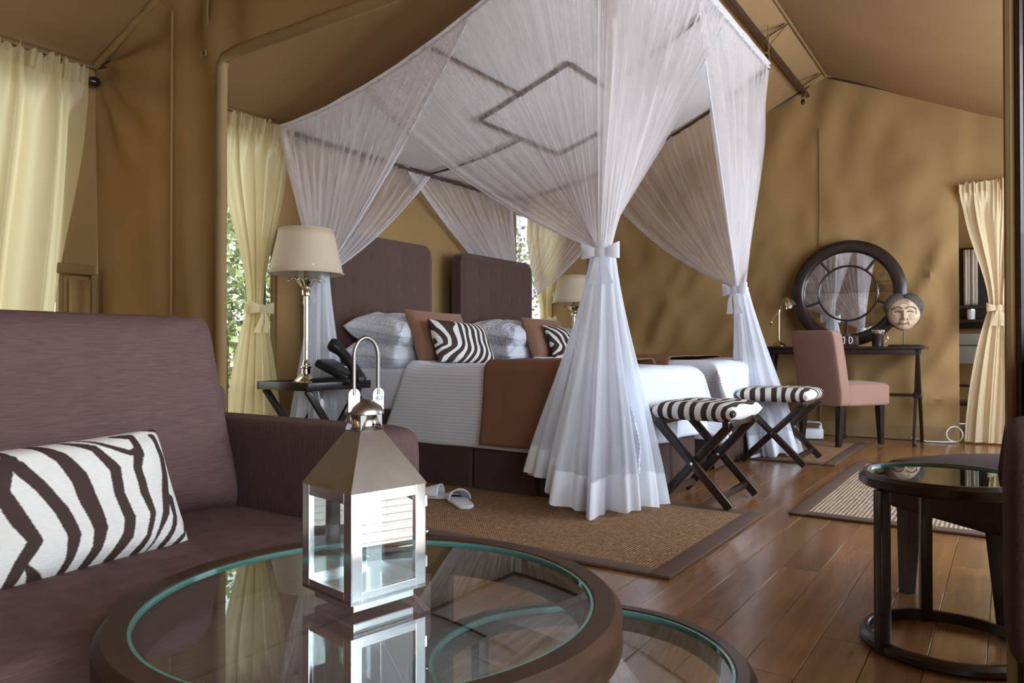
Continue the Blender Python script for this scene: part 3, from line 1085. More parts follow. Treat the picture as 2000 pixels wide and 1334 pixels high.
def drape(P0, P1, T, sag, folds, amp, seed, nS=160, nT=44, edge=True):
    P0, P1, T = Vector(P0), Vector(P1), Vector(T)
    d = (P1 - P0)
    d2 = Vector((d.x, d.y, 0)).normalized()
    nrm = Vector((d2.y, -d2.x, 0))
    L = d.length

    def f(s, t):
        # more cloth gathered near the corner
        top = P0 + d * s
        top.z = netz(top.y) + 0.010 * math.sin(s * folds * 2) - 0.015 * math.sin((s * 4 % 1) * PI)
        a = s * 5.0 + seed
        tie = T + Vector((math.cos(a) * 0.030, math.sin(a) * 0.030, 0.02 * (s - .5)))
        dist = (top - tie).length
        hor = Vector((top.x - tie.x, top.y - tie.y, 0)).length
        mid = top * 0.5 + tie * 0.5
        mid.z -= sag * hor
        mid2 = top * (1 - t) * (1 - t) + mid * 2 * t * (1 - t) + tie * t * t
        env = (0.25 + 0.75 * sm(0, 0.35, t)) * (1 - 0.93 * sm(0.35, 1.0, t))
        ph = s * folds * 2 * PI + 2.2 * pn(s * 3.0, t * 0.8, seed)
        g = amp * env * (math.sin(ph) + 0.5 * math.sin(ph * 2.3 + 1.0 + seed) + 0.35 * math.sin(ph * 4.7 + seed))
        return tuple(mid2 + nrm * g + d2 * g * 0.35)
    o = MB().grid(f, nS, nT, su=L / 1.4).build('drape', 'net', net, True, smooth=80)
    if edge:
        MB().grid(lambda s, t: tuple(Vector(f(0.955 + 0.045 * s, t)) + nrm * 0.003), 6, nT, su=0.3).build('hem_edge', 'net_band', o, True, smooth=80)
        MB().tube([f(1.0, t / 30) for t in range(31)], 0.005, 5, flat=0.6).build('hem_cord', 'net_hem', o, True)
        MB().grid(lambda s, t: tuple(Vector(f(0.05 * s, t)) + nrm * 0.004), 8, nT, su=0.3).build('corner_gather', 'net_band', o, True, smooth=80)
    return o


TA, TB, TC, TD = (3.13, 1.58, 1.20), (5.22, 1.56, 1.16), (3.00, 3.36, 1.18), (5.60, 3.652, 1.14)


def on_edge(a, b_, k):
    return tuple(lerp(a[i], b_[i], k) for i in range(3))


# near side (between A and C): halves overlap past the middle
drape(cA, on_edge(cA, cC, 0.68), TA, 0.16, 15, 0.026, 1.0)
drape(cC, on_edge(cC, cA, 0.66), TC, 0.12, 14, 0.026, 2.0)
# foot (A-B)
drape(cA, on_edge(cA, cB, 0.62), TA, 0.05, 15, 0.026, 3.0)
drape(cB, on_edge(cB, cA, 0.58), TB, 0.05, 15, 0.026, 4.0)
# far side (B-D)
drape(cB, on_edge(cB, cD, 0.66), TB, 0.20, 13, 0.026, 5.0)
drape(cD, on_edge(cD, cB, 0.66), TD, 0.20, 13, 0.026, 6.0)
# head (C-D)
drape(cC, on_edge(cC, cD, 0.56), TC, 0.10, 14, 0.022, 7.0)
drape(cD, on_edge(cD, cC, 0.56), TD, 0.10, 14, 0.022, 8.0)


def bow(parent, c, az, size, mat):
    """ribbon bow facing azimuth az"""
    c = Vector(c)
    M = Matrix.Translation(c) @ Matrix.Rotation(az, 4, 'Z')
    MB().superq((0.045 * size * 0.6, 0, 0), (0.05 * size, 0.06 * size, 0.075 * size), 0.7, 0.7, 16, 10, M).build('knot', mat, parent, True)
    for sg in (-1, 1):
        def loop(s, t, sg=sg):
            a = s * 2 * PI
            rr = 0.085 * size
            y_ = sg * (0.02 * size + rr * (0.5 - 0.5 * math.cos(a)))
            x = 0.03 * size + 0.022 * size * math.sin(a)
            w = 0.045 * size * (0.45 + 0.55 * (0.5 - 0.5 * math.cos(a)))
            return (x, y_, (t - .5) * 2 * w + 0.012 * size * (0.5 - 0.5 * math.cos(a)))
        MB().grid(loop, 24, 4, M).build('loop', mat, parent, True, smooth=70)

        def tail(s, t, sg=sg):
            return (0.045 * size + 0.01 * math.sin(t * 5), sg * (0.012 + 0.03 * t) * size + (s - .5) * 0.04 * size * (0.5 + t), -0.02 * size - 0.15 * size * t)
        MB().grid(tail, 4, 10, M).build('tail', mat, parent, True, smooth=70)


def ring_band(mb, c, rx, rz_h):
    mb.grid(lambda s, t: (c[0] + rx * math.cos(s * 2 * PI), c[1] + rx * math.sin(s * 2 * PI), c[2] + (t - .5) * rz_h), 24, 2)


def bundle(T, foot, r1, k, seed, az, bowsize=1.0, hem=0.16, squash=(1.0, 1.0), bottom=0.02, lift=0.0):
    T, foot = Vector(T), Vector(foot)
    H = T.z - bottom

    def surf(th, t):
        c = T.lerp(Vector((foot.x, foot.y, bottom)), t)
        c.z = lerp(T.z, bottom, t)
        r0 = 0.042
        base = lerp(r0, r1, sm(-0.15, 1.15, t) ** 0.85)
        fo = 1 + (0.05 + 0.19 * t) * math.sin(k * th + 1.4 * pn(math.cos(th) * 2, math.sin(th) * 2, seed + t * 0.5)) + 0.10 * t * math.sin((2 * k + 3) * th + seed)
        rr = base * fo
        z = c.z + t * 0.025 * math.sin(3 * th + seed) + lift * t * t * max(0.0, math.cos(th - R(128))) ** 2
        return (c.x + rr * math.cos(th) * squash[0], c.y + rr * math.sin(th) * squash[1], max(z, bottom - 0.006))
    th1 = 1 - hem / H
    o = MB().grid(lambda s, t: surf(s * 2 * PI, t * th1), 200, 40, su=4.0).build('net_bundle', 'net_dense', net, True, smooth=80)
    MB().grid(lambda s, t: surf(s * 2 * PI, th1 - 0.004 + (1 - th1 + 0.004) * t), 200, 6, su=4.0).build('hem_band', 'net_hem', o, True, smooth=80)
    # inner layer of gathered net
    MB().grid(lambda s, t: tuple(Vector(surf(s * 2 * PI + 0.15, t * 0.985)).lerp(T.lerp(Vector((foot.x, foot.y, bottom)), t), 0.35)), 140, 30, su=3.0).build('inner_layer', 'net', o, True, smooth=80)
    b = thing_part('tie', net)
    mbb = MB()
    ring_band(mbb, T, 0.052, 0.05)
    mbb.build('band', 'net_hem', b, True)
    bow(b, (T.x + 0.045 * math.cos(az), T.y + 0.045 * math.sin(az), T.z), az, bowsize, 'net_hem')


def thing_part(name, parent):
    o = bpy.data.objects.new(name, None)
    COL.objects.link(o)
    o.parent = parent
    return o


CAMAZ = AZ + PI
bundle(TA, (3.19, 1.655, 0), 0.280, 11, 1.0, CAMAZ - 0.3, 0.85, lift=0.13)
bundle(TB, (5.36, 1.42, 0), 0.20, 9, 2.0, CAMAZ - 0.9, 0.95)
bundle(TC, (3.00, 3.36, 0), 0.17, 9, 3.0, CAMAZ - 0.6, 0.95, hem=0.14)
bundle(TD, (5.62, 3.645, 0), 0.05, 9, 4.0, CAMAZ + 0.6, 0.6, hem=0.14)

# ------------------------------------------------------------------ curtains
def curtain(name, label, cx, py, ztop, zbot, wt, wtie, wb, ztie, folds, mat, axis='x', tieoff=0.0, group=None, seed=0.0, depth=0.035, bowy=-1, cb=None, tie=True):
    loc = (cx, py, zbot) if axis == 'x' else (py, cx, zbot)
    t_ = thing(name, label, 'curtain', loc, group=group)
    cb = cx if cb is None else cb

    def pos(a, d, z):
        return (a, py + bowy * d, z) if axis == 'x' else (py + bowy * d, a, z)

    def f(s, t):
        z = lerp(ztop, zbot, t)
        if tie:
            if z > ztie:
                q = (ztop - z) / (ztop - ztie)
                w = lerp(wt, wtie, sm(0.0, 1.0, q) ** 1.15)
                c = lerp(cx, cx + tieoff, sm(0, 1, q))
            else:
                q = (ztie - z) / (ztie - zbot)
                w = lerp(wtie, wb, math.sin(q * PI / 2) ** 0.8)
                c = lerp(cx + tieoff, cb, q)
        else:
            w = lerp(wt, wb, sm(0, 1, t))
            c = lerp(cx, cb, sm(0, 1, t))
        k = w / max(wt, wb)
        ph = s * folds * 2 * PI + 3.2 * pn(s * 3.2, t * 0.9, seed)
        dd = depth * (0.35 + 0.65 * k) * (math.sin(ph) * (1 + 0.8 * pn(s * 5, 2, seed)) + 0.4 * math.sin(2.3 * ph + seed)) * (0.5 + 0.5 * sm(0, 0.1, t)) + 0.012 * math.sin(s * folds * 9 * PI + seed) * sm(0.16, 0.02, t)
        dd = lerp(abs(dd) + 0.022, dd, sm(0.0, 0.12, t))
        return pos(c + (s - .5) * w + 0.25 * dd * math.cos(ph), 0.05 + dd, z)
    MB().grid(f, 180, 60, su=wt).build('panel', mat, t_, False if False else True, smooth=80)
    # gathered heading with a ruffled top edge
    def head(s, t):
        p = f(s, 0.0)
        r_ = 0.010 + 0.010 * math.sin(s * folds * 2 * PI * 2.1 + seed) + 0.006 * math.sin(s * folds * 5 * PI + 1)
        dz = t * (0.050 + 0.026 * pn(s * 34, 1, seed))
        return (p[0], p[1] + (bowy * r_ * (0.4 + t) if axis == 'x' else 0), ztop - 0.05 + dz * 1.6) if axis == 'x' else (p[0] + bowy * r_, p[1], ztop - 0.05 + dz * 1.6)
    MB().grid(head, 200, 6, su=wt).build('gathered_heading', mat, t_, True, smooth=80)
    if tie:
        b = thing_part('tieback', t_)
        c = pos(cx + tieoff, 0.05, ztie)
        mbb = MB()
        rx = wtie / 2 + 0.006

        def band(s, t):
            a = s * 2 * PI
            return pos(cx + tieoff + rx * math.cos(a), 0.05 + 0.055 * math.sin(a), ztie + (t - .5) * 0.05)
        mbb.grid(band, 28, 2).build('band', mat, b, True)
        az = (-PI / 2 if bowy < 0 else PI / 2) if axis == 'x' else (PI if bowy < 0 else 0)
        bc = pos(cx + tieoff, 0.095, ztie)
        bow(b, bc, az, 0.8, mat)
    return t_


def rod(label, x0, x1, py, z):
    t_ = thing('curtain_rod', label, 'curtain rod', ((x0 + x1) / 2, py, z), group='dark curtain rods')
    MB().tube([(x0, py, z), (x1, py, z)], 0.012, 10).build('pole', 'dark_wood', t_, True)
    for x, s in ((x0, -1), (x1, 1)):
        prof = [(0.0, -0.0), (0.016, 0.0), (0.018, 0.012), (0.012, 0.018), (0.022, 0.035), (0.026, 0.05), (0.020, 0.066), (0.0, 0.074)]
        MB().lathe(prof, 14, Matrix.Translation((x, py, z)) @ Matrix.Rotation(s * PI / 2, 4, 'Y')).build('finial', 'dark_wood', t_, True)
        MB().box((x - s * 0.05, py + 0.03, z + 0.01), (0.02, 0.07, 0.03), 0.004).build('bracket', 'dark_wood', t_, True)


rod('dark curtain rod with knob end over the window by the sofa', 0.70, 1.80, YB - 0.06, 2.045)
rod('dark curtain rod over the window beside the bedside lamp', 2.40, 3.06, YB - 0.06, 2.045)
rod('dark curtain rod over the window beyond the second headboard', 5.55, 6.40, YB - 0.06, 2.045)
curtain('curtain', 'cream curtain hanging full over the window by the sofa, cut by the frame edge', 1.36, YB - 0.01, 2.06, 0.25, 0.86, 0.5, 0.72, 0.9, 5, 'curtain', depth=0.05, tie=False, group='cream window curtains', seed=3.0, cb=1.30)
curtain('curtain', 'cream curtain tied in the middle beside the bedside lamp', 2.745, YB - 0.01, 2.06, 0.10, 0.52, 0.105, 0.40, 0.985, 5, 'curtain', group='cream window curtains', seed=1.0, tieoff=0.02)
curtain('curtain', 'cream curtain tied in the middle beyond the second headboard', 6.04, YB - 0.01, 2.06, 0.10, 0.72, 0.11, 0.46, 1.02, 6, 'curtain', group='cream window curtains', seed=2.0)
curtain('doorway_curtain', 'long cream curtain tied back in the doorway beside the writing desk', 0.06, X1 - 0.0, 2.04, 0.015, 0.50, 0.13, 0.40, 1.07, 4, 'curtain_thick', axis='y', seed=4.0, tieoff=0.0, bowy=-1, depth=0.03, cb=0.10)

# ------------------------------------------------------------------ bedside tray tables, lamps, phone
def tray_table(label, cx, cy):
    t_ = thing('tray_table', label, 'side table', (cx, cy, 0), group='folding bedside tray tables')
    w, d, h = 0.45, 0.42, 0.58
    MB().box((0, 0, h - 0.034), (w - 0.02, d - 0.02, 0.014), 0.002).build('tray_bottom', 'dark_wood', t_)
    for s in (-1, 1):
        MB().box((0, s * (d / 2 - 0.007), h - 0.022), (w, 0.014, 0.044), 0.003).build('tray_side', 'dark_wood', t_)
        MB().box((s * (w / 2 - 0.007), 0, h - 0.022), (0.014, d - 0.028, 0.044), 0.003).build('tray_side', 'dark_wood', t_)
    for (yy, s) in ((-0.17, 1), (-0.14, -1), (0.17, 1), (0.14, -1)):
        MB().bar((-s * 0.20, yy, h - 0.042), (s * 0.20, yy, 0.012), 0.022, 0.036, bevel=0.003).build('leg', 'dark_wood', t_)
    for (yy, s) in ((-0.155, 1), (0.155, 1)):
        MB().tube([(0, yy - 0.03, h * 0.5 - 0.02), (0, yy + 0.03, h * 0.5 - 0.02)], 0.008, 10).build('pivot', 'nickel', t_)
    for s in (-1, 1):
        MB().bar((s * 0.185, -0.17, 0.05), (s * 0.185, 0.17, 0.05), 0.022, 0.022).build('stretcher', 'dark_wood', t_)
    return t_


tray_table('dark wooden tray table on crossed legs between the curtain and nearer bed', 2.825, 3.21)
tray_table('dark wooden tray table on crossed legs beyond the further bed', 6.02, 3.21)


def table_lamp(label, cx, cy, z):
    t_ = thing('table_lamp', label, 'lamp', (cx, cy, z), group='tall bedside lamps')
    MB().lathe([(0.0, 0), (0.095, 0), (0.098, 0.008), (0.085, 0.016), (0.066, 0.022), (0.06, 0.034), (0.042, 0.05), (0.028, 0.062), (0.026, 0.09), (0.034, 0.096), (0.034, 0.104), (0.022, 0.112), (0.020, 0.13), (0.015, 0.14)], 36).build('base', 'nickel', t_)
    MB().lathe([(0.014, 0.135), (0.014, 0.50)], 20).build('stem', 'nickel', t_)
    MB().lathe([(0.014, 0.50), (0.024, 0.507), (0.026, 0.53), (0.016, 0.545), (0.022, 0.56), (0.014, 0.58), (0.010, 0.66), (0.0, 0.66)], 24).build('capital', 'nickel', t_)
    for k in range(9):
        a = 2 * PI * k / 9

        def lf(s, q, a=a):
            r_ = 0.018 + 0.085 * q
            zz = 0.548 + 0.055 * math.sin(q * 2.4)
            w = 0.017 * math.sin(PI * min(1, 0.12 + q * 0.88)) + 0.001
            o_ = (s - .5) * 2 * w
            return (r_ * math.cos(a) - o_ * math.sin(a), r_ * math.sin(a) + o_ * math.cos(a), zz - 0.006 * abs(s - .5) * 2)
        MB().grid(lf, 4, 8).build('palm_leaf', 'nickel', t_, solid=0.002)
    sh = MB().lathe([(0.205, 0.625), (0.150, 0.875)], 48).f
    mb = MB()
    mb.grid(lambda s, q: ((0.205 - 0.055 * q) * math.cos(s * 2 * PI), (0.205 - 0.055 * q) * math.sin(s * 2 * PI), 0.625 + 0.25 * q), 48, 6)
    so = mb.build('lamp_shade', 'lamp_shade', t_, solid=0.004)
    for (r_, zz) in ((0.2065, 0.628), (0.1515, 0.872)):
        MB().tube([(r_ * math.cos(k * PI / 24), r_ * math.sin(k * PI / 24), zz) for k in range(49)], 0.004, 6).build('shade_trim', 'lamp_shade', so)
    for k in range(3):
        a = k * 2 * PI / 3
        MB().tube([(0, 0, 0.655), (0.197 * math.cos(a), 0.197 * math.sin(a), 0.66)], 0.003, 6).build('shade_spider', 'nickel', t_)


table_lamp('tall nickel bedside lamp with cream shade on the nearer tray table', 2.84, 3.30, 0.553)
table_lamp('tall nickel bedside lamp with cream shade half hidden beyond the net', 6.06, 3.36, 0.553)

# telephone
ph = thing('telephone', 'black desk telephone with upright handset on the nearer tray table', 'telephone', (2.915, 3.12, 0.553), R(28))
ph.scale = (1.28, 1.28, 1.28)
MB().box((0, 0, 0.02), (0.20, 0.17, 0.03), 0.010).build('base', 'black', ph)
M_ = Matrix.Translation((0.0, 0.0, 0.065)) @ Matrix.Rotation(R(28), 4, 'X')
MB().box((0, 0, 0), (0.19, 0.16, 0.035), 0.010, M_).build('body', 'black', ph)
MB().box((0.05, -0.035, 0.0185), (0.065, 0.06, 0.004), 0.001, M_).build('key_panel', 'grey_frame', ph)
for i in range(3):
    for j in range(4):
        MB().box((0.03 + i * 0.02, -0.06 + j * 0.016, 0.022), (0.014, 0.010, 0.004), 0.001, M_, 1).build('key', 'white_plastic', ph)
mb = MB()
pts = [(-0.055, 0.12 * math.sin(a), 0.085 + 0.035 * math.cos(a)) for a in np.linspace(-1.1, 1.1, 13)]
mb.tube(pts, [0.026, 0.031, 0.028, 0.024, 0.022, 0.021, 0.021, 0.021, 0.022, 0.024, 0.028, 0.031, 0.026], 14, M=Matrix.Translation((0, 0.03, 0.035)) @ Matrix.Rotation(R(52), 4, 'X'))
mb.build('handset', 'black', ph)
mb = MB()
mb.tube([(-0.05 + 0.02 * t + 0.006 * math.cos(t * 60), -0.07 - 0.09 * t + 0.03 * t * t, 0.05 - 0.16 * math.sin(t * PI * 0.75) * t + 0.006 * math.sin(t * 60)) for t in np.linspace(0, 1, 120)], 0.0028, 5)
mb.build('cord', 'black', ph)
# inline lamp switch hanging under the table
sw = thing('lamp_switch', 'small white inline switch hanging on a cord under the nearer tray table', 'switch', (2.72, 3.02, 0.3))
MB().superq((2.72, 3.04, 0.455), (0.028, 0.02, 0.075), 0.6, 0.6, 20, 12).build('switch_body', 'white_plastic', sw, True)
MB().tube([(2.71, 3.06, 0.55), (2.715, 3.05, 0.50), (2.722, 3.04, 0.44), (2.74, 3.03, 0.36), (2.77, 3.05, 0.2), (2.78, 3.2, 0.02)], 0.003, 6).build('cord', 'white_plastic', sw, True)

# ------------------------------------------------------------------ zebra stools
def zebra_stool(label, x0, x1, y0, y1, seed):
    cx, cy = (x0 + x1) / 2, (y0 + y1) / 2
    t_ = thing('folding_stool', label, 'stool', (cx, cy, 0), group='zebra stools at the bed ends')
    w, d = x1 - x0 + 0.06, y1 - y0 + 0.05
    mb = pillow_mb(w, d, 0.092, n=170, m=110, pinch=0.0, wrinkle=0.002, seed=seed, e=9.0, warp=True)
    P = np.array([(p[0] / w + .5, p[2] / d + .5, 1.0 if p[1] < 0 else -1.0) for p in mb.v])
    mb.v = [(p[0], p[2], 0.456 - p[1]) for p in mb.v]
    mb.f = [tuple(reversed(f)) for f in mb.f]
    u, v = P[:, 0], P[:, 1]
    ph_ = 8.5 * v + 2.2 * u + 0.70 * np.sin(5.0 * u + 2 * v + seed) + 0.30 * np.sin(10 * u + 5 * v + seed * 2)
    g = np.sin(2 * np.pi * ph_) + 0.30 * np.sin(2 * np.pi * (ph_ * .5 + 0.9 * u)) + 0.0
    mb.attr = (g * 0.15).tolist()
    mb.build('seat_cushion', 'zebra', t_, smooth=70)
    hx, hy = (x1 - x0) / 2, (y1 - y0) / 2
    MB().box((0, hy - 0.02, 0.405), (2 * hx + 0.02, 0.03, 0.03), 0.003).build('seat_rail', 'dark_wood', t_)
    MB().box((0, -hy + 0.02, 0.405), (2 * hx + 0.02, 0.03, 0.03), 0.003).build('seat_rail', 'dark_wood', t_)
    for sx in (-1, 1):
        xo = sx * hx
        MB().bar((xo, -hy, 0.018), (xo, hy, 0.41), 0.028, 0.04, bevel=0.003).build('leg', 'dark_wood', t_)
        MB().bar((xo - sx * 0.03, hy, 0.018), (xo - sx * 0.03, -hy, 0.41), 0.028, 0.04, bevel=0.003).build('leg', 'dark_wood', t_)
        MB().tube([(xo + sx * 0.018, 0, 0.213), (xo - sx * 0.05, 0, 0.213)], 0.007, 10).build('pivot', 'nickel', t_)
    MB().bar((-hx, -hy + 0.05, 0.065), (hx, -hy + 0.05, 0.065), 0.022, 0.03).build('stretcher', 'dark_wood', t_)
    MB().bar((-hx + 0.03, hy - 0.05, 0.065), (hx - 0.03, hy - 0.05, 0.065), 0.022, 0.03).build('stretcher', 'dark_wood', t_)
    return t_


zebra_stool('zebra print folding stool at the foot of the nearer bed beside the net', 3.41, 3.83, 1.07, 1.43, 0.4)
zebra_stool('zebra print folding stool at the foot of the further bed near the writing chair', 4.91, 5.38, 1.07, 1.47, 2.9)

# ------------------------------------------------------------------ slippers
def slipper(label, x, y_, rz, z=0.012):
    t_ = thing('slipper', label, 'slipper', (x, y_, z), rz, 'white slippers by the bed')

    def sole_w(q):
        return 0.036 + 0.012 * math.sin(q * PI * 0.9 + 0.3) + 0.004 * math.cos(q * 9)

    def sole(s, t):
        q = s
        y__ = (q - .5) * 0.27
        e = math.sqrt(max(0, 1 - (2 * q - 1) ** 6))
        return (sole_w(q) * e * math.cos(t * 2 * PI), y__, 0.008 + 0.008 * (1 if math.sin(t * 2 * PI) > 0 else -1) * min(1, abs(math.sin(t * 2 * PI)) * 3))
    MB().grid(sole, 24, 24).build('sole', 'slipper', t_)

    def strap(s, t):
        q = lerp(0.52, 0.96, t)
        w = sole_w(q) * math.sqrt(max(0, 1 - (2 * q - 1) ** 6)) + 0.004
        a = PI * s
        return (w * math.cos(a), (q - .5) * 0.27, 0.014 + (0.052 - 0.034 * t) * math.sin(a))
    MB().grid(strap, 18, 10).build('upper', 'slipper', t_, solid=0.005)


slipper('white terry slipper lying nearest the bed on the brown rug', 2.90, 2.36, R(20))
slipper('white terry slipper lying further out on the brown rug', 2.84, 2.20, R(-38))

# ------------------------------------------------------------------ writing desk group
dk_ = thing('writing_desk', 'slim dark wooden writing desk with crossed end legs under the round mirror', 'desk', (6.70, 1.15, 0))
DX0, DX1, DY0, DY1, DH = 6.50, 6.88, 0.54, 1.77, 0.775
MB().box(((DX0 + DX1) / 2, (DY0 + DY1) / 2, DH - 0.011), (DX1 - DX0, DY1 - DY0, 0.022), 0.004).build('desk_top', 'dark_wood', dk_, True)
MB().box((DX0 + 0.035, (DY0 + DY1) / 2, DH - 0.045), (0.022, DY1 - DY0 - 0.1, 0.045), 0.002).build('apron', 'dark_wood', dk_, True)
MB().box((DX1 - 0.035, (DY0 + DY1) / 2, DH - 0.045), (0.022, DY1 - DY0 - 0.1, 0.045), 0.002).build('apron', 'dark_wood', dk_, True)
for yy in (DY0 + 0.06, DY1 - 0.06):
    for (xa, xb, o_) in ((DX0 + 0.03, DX1 - 0.03, 0.014), (DX1 - 0.03, DX0 + 0.03, -0.014)):
        MB().bar((xa, yy + o_, 0.005), (xb, yy + o_, DH - 0.022), 0.026, 0.034, bevel=0.003).build('leg', 'dark_wood', dk_, True)
    MB().box(((DX0 + DX1) / 2, yy, 0.385), (0.05, 0.062, 0.05), 0.006).build('leg_joint', 'dark_wood', dk_, True)
MB().bar(((DX0 + DX1) / 2, DY0 + 0.06, 0.385), ((DX0 + DX1) / 2, DY1 - 0.06, 0.385), 0.026, 0.026).build('stretcher', 'dark_wood', dk_, True)

# round mirror leaning on the wall
mi = thing('round_mirror', 'large round mirror in a wide dark frame leaning on the canvas wall', 'mirror', (6.815, 1.135, DH))
mi.rotation_euler = (0, R(1.6), 0)
Mm = Matrix.Translation((0, 0, 0.452)) @ Matrix.Rotation(-PI / 2, 4, 'Y')
MB().lathe([(0.345, 0.0), (0.352, 0.022), (0.37, 0.034), (0.43, 0.030), (0.450, 0.016), (0.450, -0.012), (0.345, -0.012)], 72, Mm, closed=True).build('frame', 'dark_wood', mi)
MB().lathe([(0.0, 0.002), (0.348, 0.002)], 64, Mm).build('mirror_glass', 'mirror', mi)
MB().tube([(-0.012, 0.232 * math.cos(a), 0.452 + 0.232 * math.sin(a)) for a in np.linspace(0, 2 * PI, 65)], 0.008, 8).build('inner_ring', 'dark_wood', mi)
for a in (R(128), R(52), R(-18), R(-92), R(-162)):
    MB().bar((-0.010, 0.238 * -math.cos(a), 0.452 + 0.238 * math.sin(a)), (-0.010, 0.350 * -math.cos(a), 0.452 + 0.350 * math.sin(a)), 0.018, 0.018).build('spoke', 'dark_wood', mi)

# carved mask on a stand
mk = thing('carved_mask', 'carved pale faced mask with dark swept hair on a thin stand', 'mask', (6.70, 0.70, DH), R(188))
mk.scale = (1.14, 1.14, 1.14)
MB().box((0, 0, 0.006), (0.12, 0.20, 0.012), 0.003).build('stand_base', 'dark_wood', mk)
MB().tube([(0, 0, 0.01), (0, 0, 0.12)], 0.004, 8).build('stand_rod', 'dark_wood', mk)


def face(s, t):
    a, b_ = (s - .5) * 2, (t - .5) * 2          # a across, b up
    wv = 0.102 * math.sqrt(max(0, 1 - abs(b_) ** 2.4)) * (1 - 0.20 * sm(-0.1, -1, b_))
    y_ = wv * math.sin(a * PI / 2)
    z = 0.225 + 0.115 * b_
    x = 0.075 * math.cos(a * PI / 2) * math.sqrt(max(0, 1 - abs(b_) ** 3))
    g = lambda cy, cz, sy, sz: math.exp(-((y_ - cy) / sy) ** 2 - ((z - cz) / sz) ** 2)
    x += 0.030 * g(0, 0.215, 0.014, 0.035) + 0.012 * g(0, 0.195, 0.024, 0.012)
    x += 0.012 * (g(0.035, 0.262, 0.03, 0.012) + g(-0.035, 0.262, 0.03, 0.012))
    x -= 0.012 * (g(0.036, 0.237, 0.022, 0.012) + g(-0.036, 0.237, 0.022, 0.012))
    x += 0.008 * (g(0.036, 0.237, 0.014, 0.006) + g(-0.036, 0.237, 0.014, 0.006))
    x += 0.014 * g(0, 0.160, 0.03, 0.010) - 0.006 * g(0, 0.158, 0.03, 0.003)
    x += 0.008 * (g(0.05, 0.20, 0.022, 0.025) + g(-0.05, 0.20, 0.022, 0.025))
    return (x, y_, z)


fo = MB().grid(face, 70, 80).build('face', 'clay', mk)


def on_face(y_, z):
    b_ = (z - 0.225) / 0.115
    wv = 0.102 * math.sqrt(max(1e-6, 1 - abs(b_) ** 2.4)) * (1 - 0.20 * sm(-0.1, -1, b_))
    a = math.asin(max(-1, min(1, y_ / wv))) * 2 / PI
    p = face(a / 2 + .5, b_ / 2 + .5)
    return (p[0] + 0.002, p[1], p[2])


for sg in (-1, 1):
    MB().tube([on_face(sg * (0.012 + 0.062 * q), 0.262 + 0.016 * math.sin(q * PI) - 0.006 * q) for q in np.linspace(0, 1, 10)], 0.004, 6).build('eyebrow', 'mask_dark', fo)
    MB().tube([on_face(sg * (0.016 + 0.042 * q), 0.237 + 0.006 * math.sin(q * PI)) for q in np.linspace(0, 1, 8)], 0.0035, 6).build('eye', 'mask_dark', fo)
    MB().tube([on_face(sg * (0.02 + 0.012 * q), 0.195 - 0.05 * q) for q in np.linspace(0, 1, 6)], 0.002, 5).build('cheek_line', 'mask_dark', fo)
    MB().tube([on_face(sg * (0.075), 0.27 - 0.05 * q) for q in np.linspace(0, 1, 6)], 0.0028, 5).build('temple_scar', 'mask_dark', fo)
MB().tube([on_face(lerp(-0.032, 0.032, q), 0.163 - 0.005 * math.sin(q * PI)) for q in np.linspace(0, 1, 10)], 0.006, 6).build('lips', 'mask_red', fo)
for k in range(3):
    MB().tube([on_face(lerp(-0.03, 0.03, q), 0.292 + 0.012 * k + 0.008 * math.sin(q * PI)) for q in np.linspace(0, 1, 8)], 0.002, 5).build('forehead_line', 'mask_dark', fo)
for sg in (-1, 1):
    MB().superq((0, 0, 0), (0.10, 0.165, 0.125), 0.9, 0.9, 30, 20, Matrix.Translation((-0.010, sg * 0.055, 0.298)) @ Matrix.Rotation(R(-sg * 52), 4, 'X')).build('hair_lobe', 'mask_dark', mk)
MB().superq((-0.03, 0, 0.245), (0.085, 0.222, 0.24), 0.8, 0.8, 30, 20).build('back_shell', 'mask_dark', mk)

# desk lamp
dl = thing('desk_lamp', 'small brass jointed desk lamp at the desk end beside the mirror', 'lamp', (6.66, 1.66, DH))
MB().lathe([(0, 0), (0.055, 0), (0.056, 0.008), (0.045, 0.022), (0.02, 0.034), (0.012, 0.05), (0.010, 0.07)], 24).build('base', 'brass', dl)
MB().lathe([(0.008, 0.06), (0.008, 0.30), (0.014, 0.302), (0.014, 0.315), (0, 0.318)], 14).build('stem', 'brass', dl)
MB().tube([(-0.02, 0.06, 0.215), (0.0, 0.0, 0.31), (0.0, -0.05, 0.40)], 0.005, 8).build('arm', 'brass', dl)
MB().superq((-0.02, 0.063, 0.21), (0.02, 0.025, 0.04), 0.7, 0.7, 12, 8).build('counterweight', 'brass', dl)
MB().superq((0.0, -0.05, 0.405), (0.02, 0.05, 0.02), 0.7, 0.7, 12, 8).build('joint', 'brass', dl)
Ml = Matrix.Translation((0, -0.085, 0.375)) @ Matrix.Rotation(R(-25), 4, 'X')
MB().lathe([(0.016, 0.05), (0.024, 0.035), (0.045, 0.0), (0.05, -0.035), (0.047, -0.035), (0.042, 0.0), (0.02, 0.03)], 24, Ml).build('lamp_head', 'nickel', dl)
MB().superq((0, -0.085, 0.355), (0.05, 0.05, 0.06), 0.9, 0.9, 16, 10).build('bulb', 'white_plastic', dl)

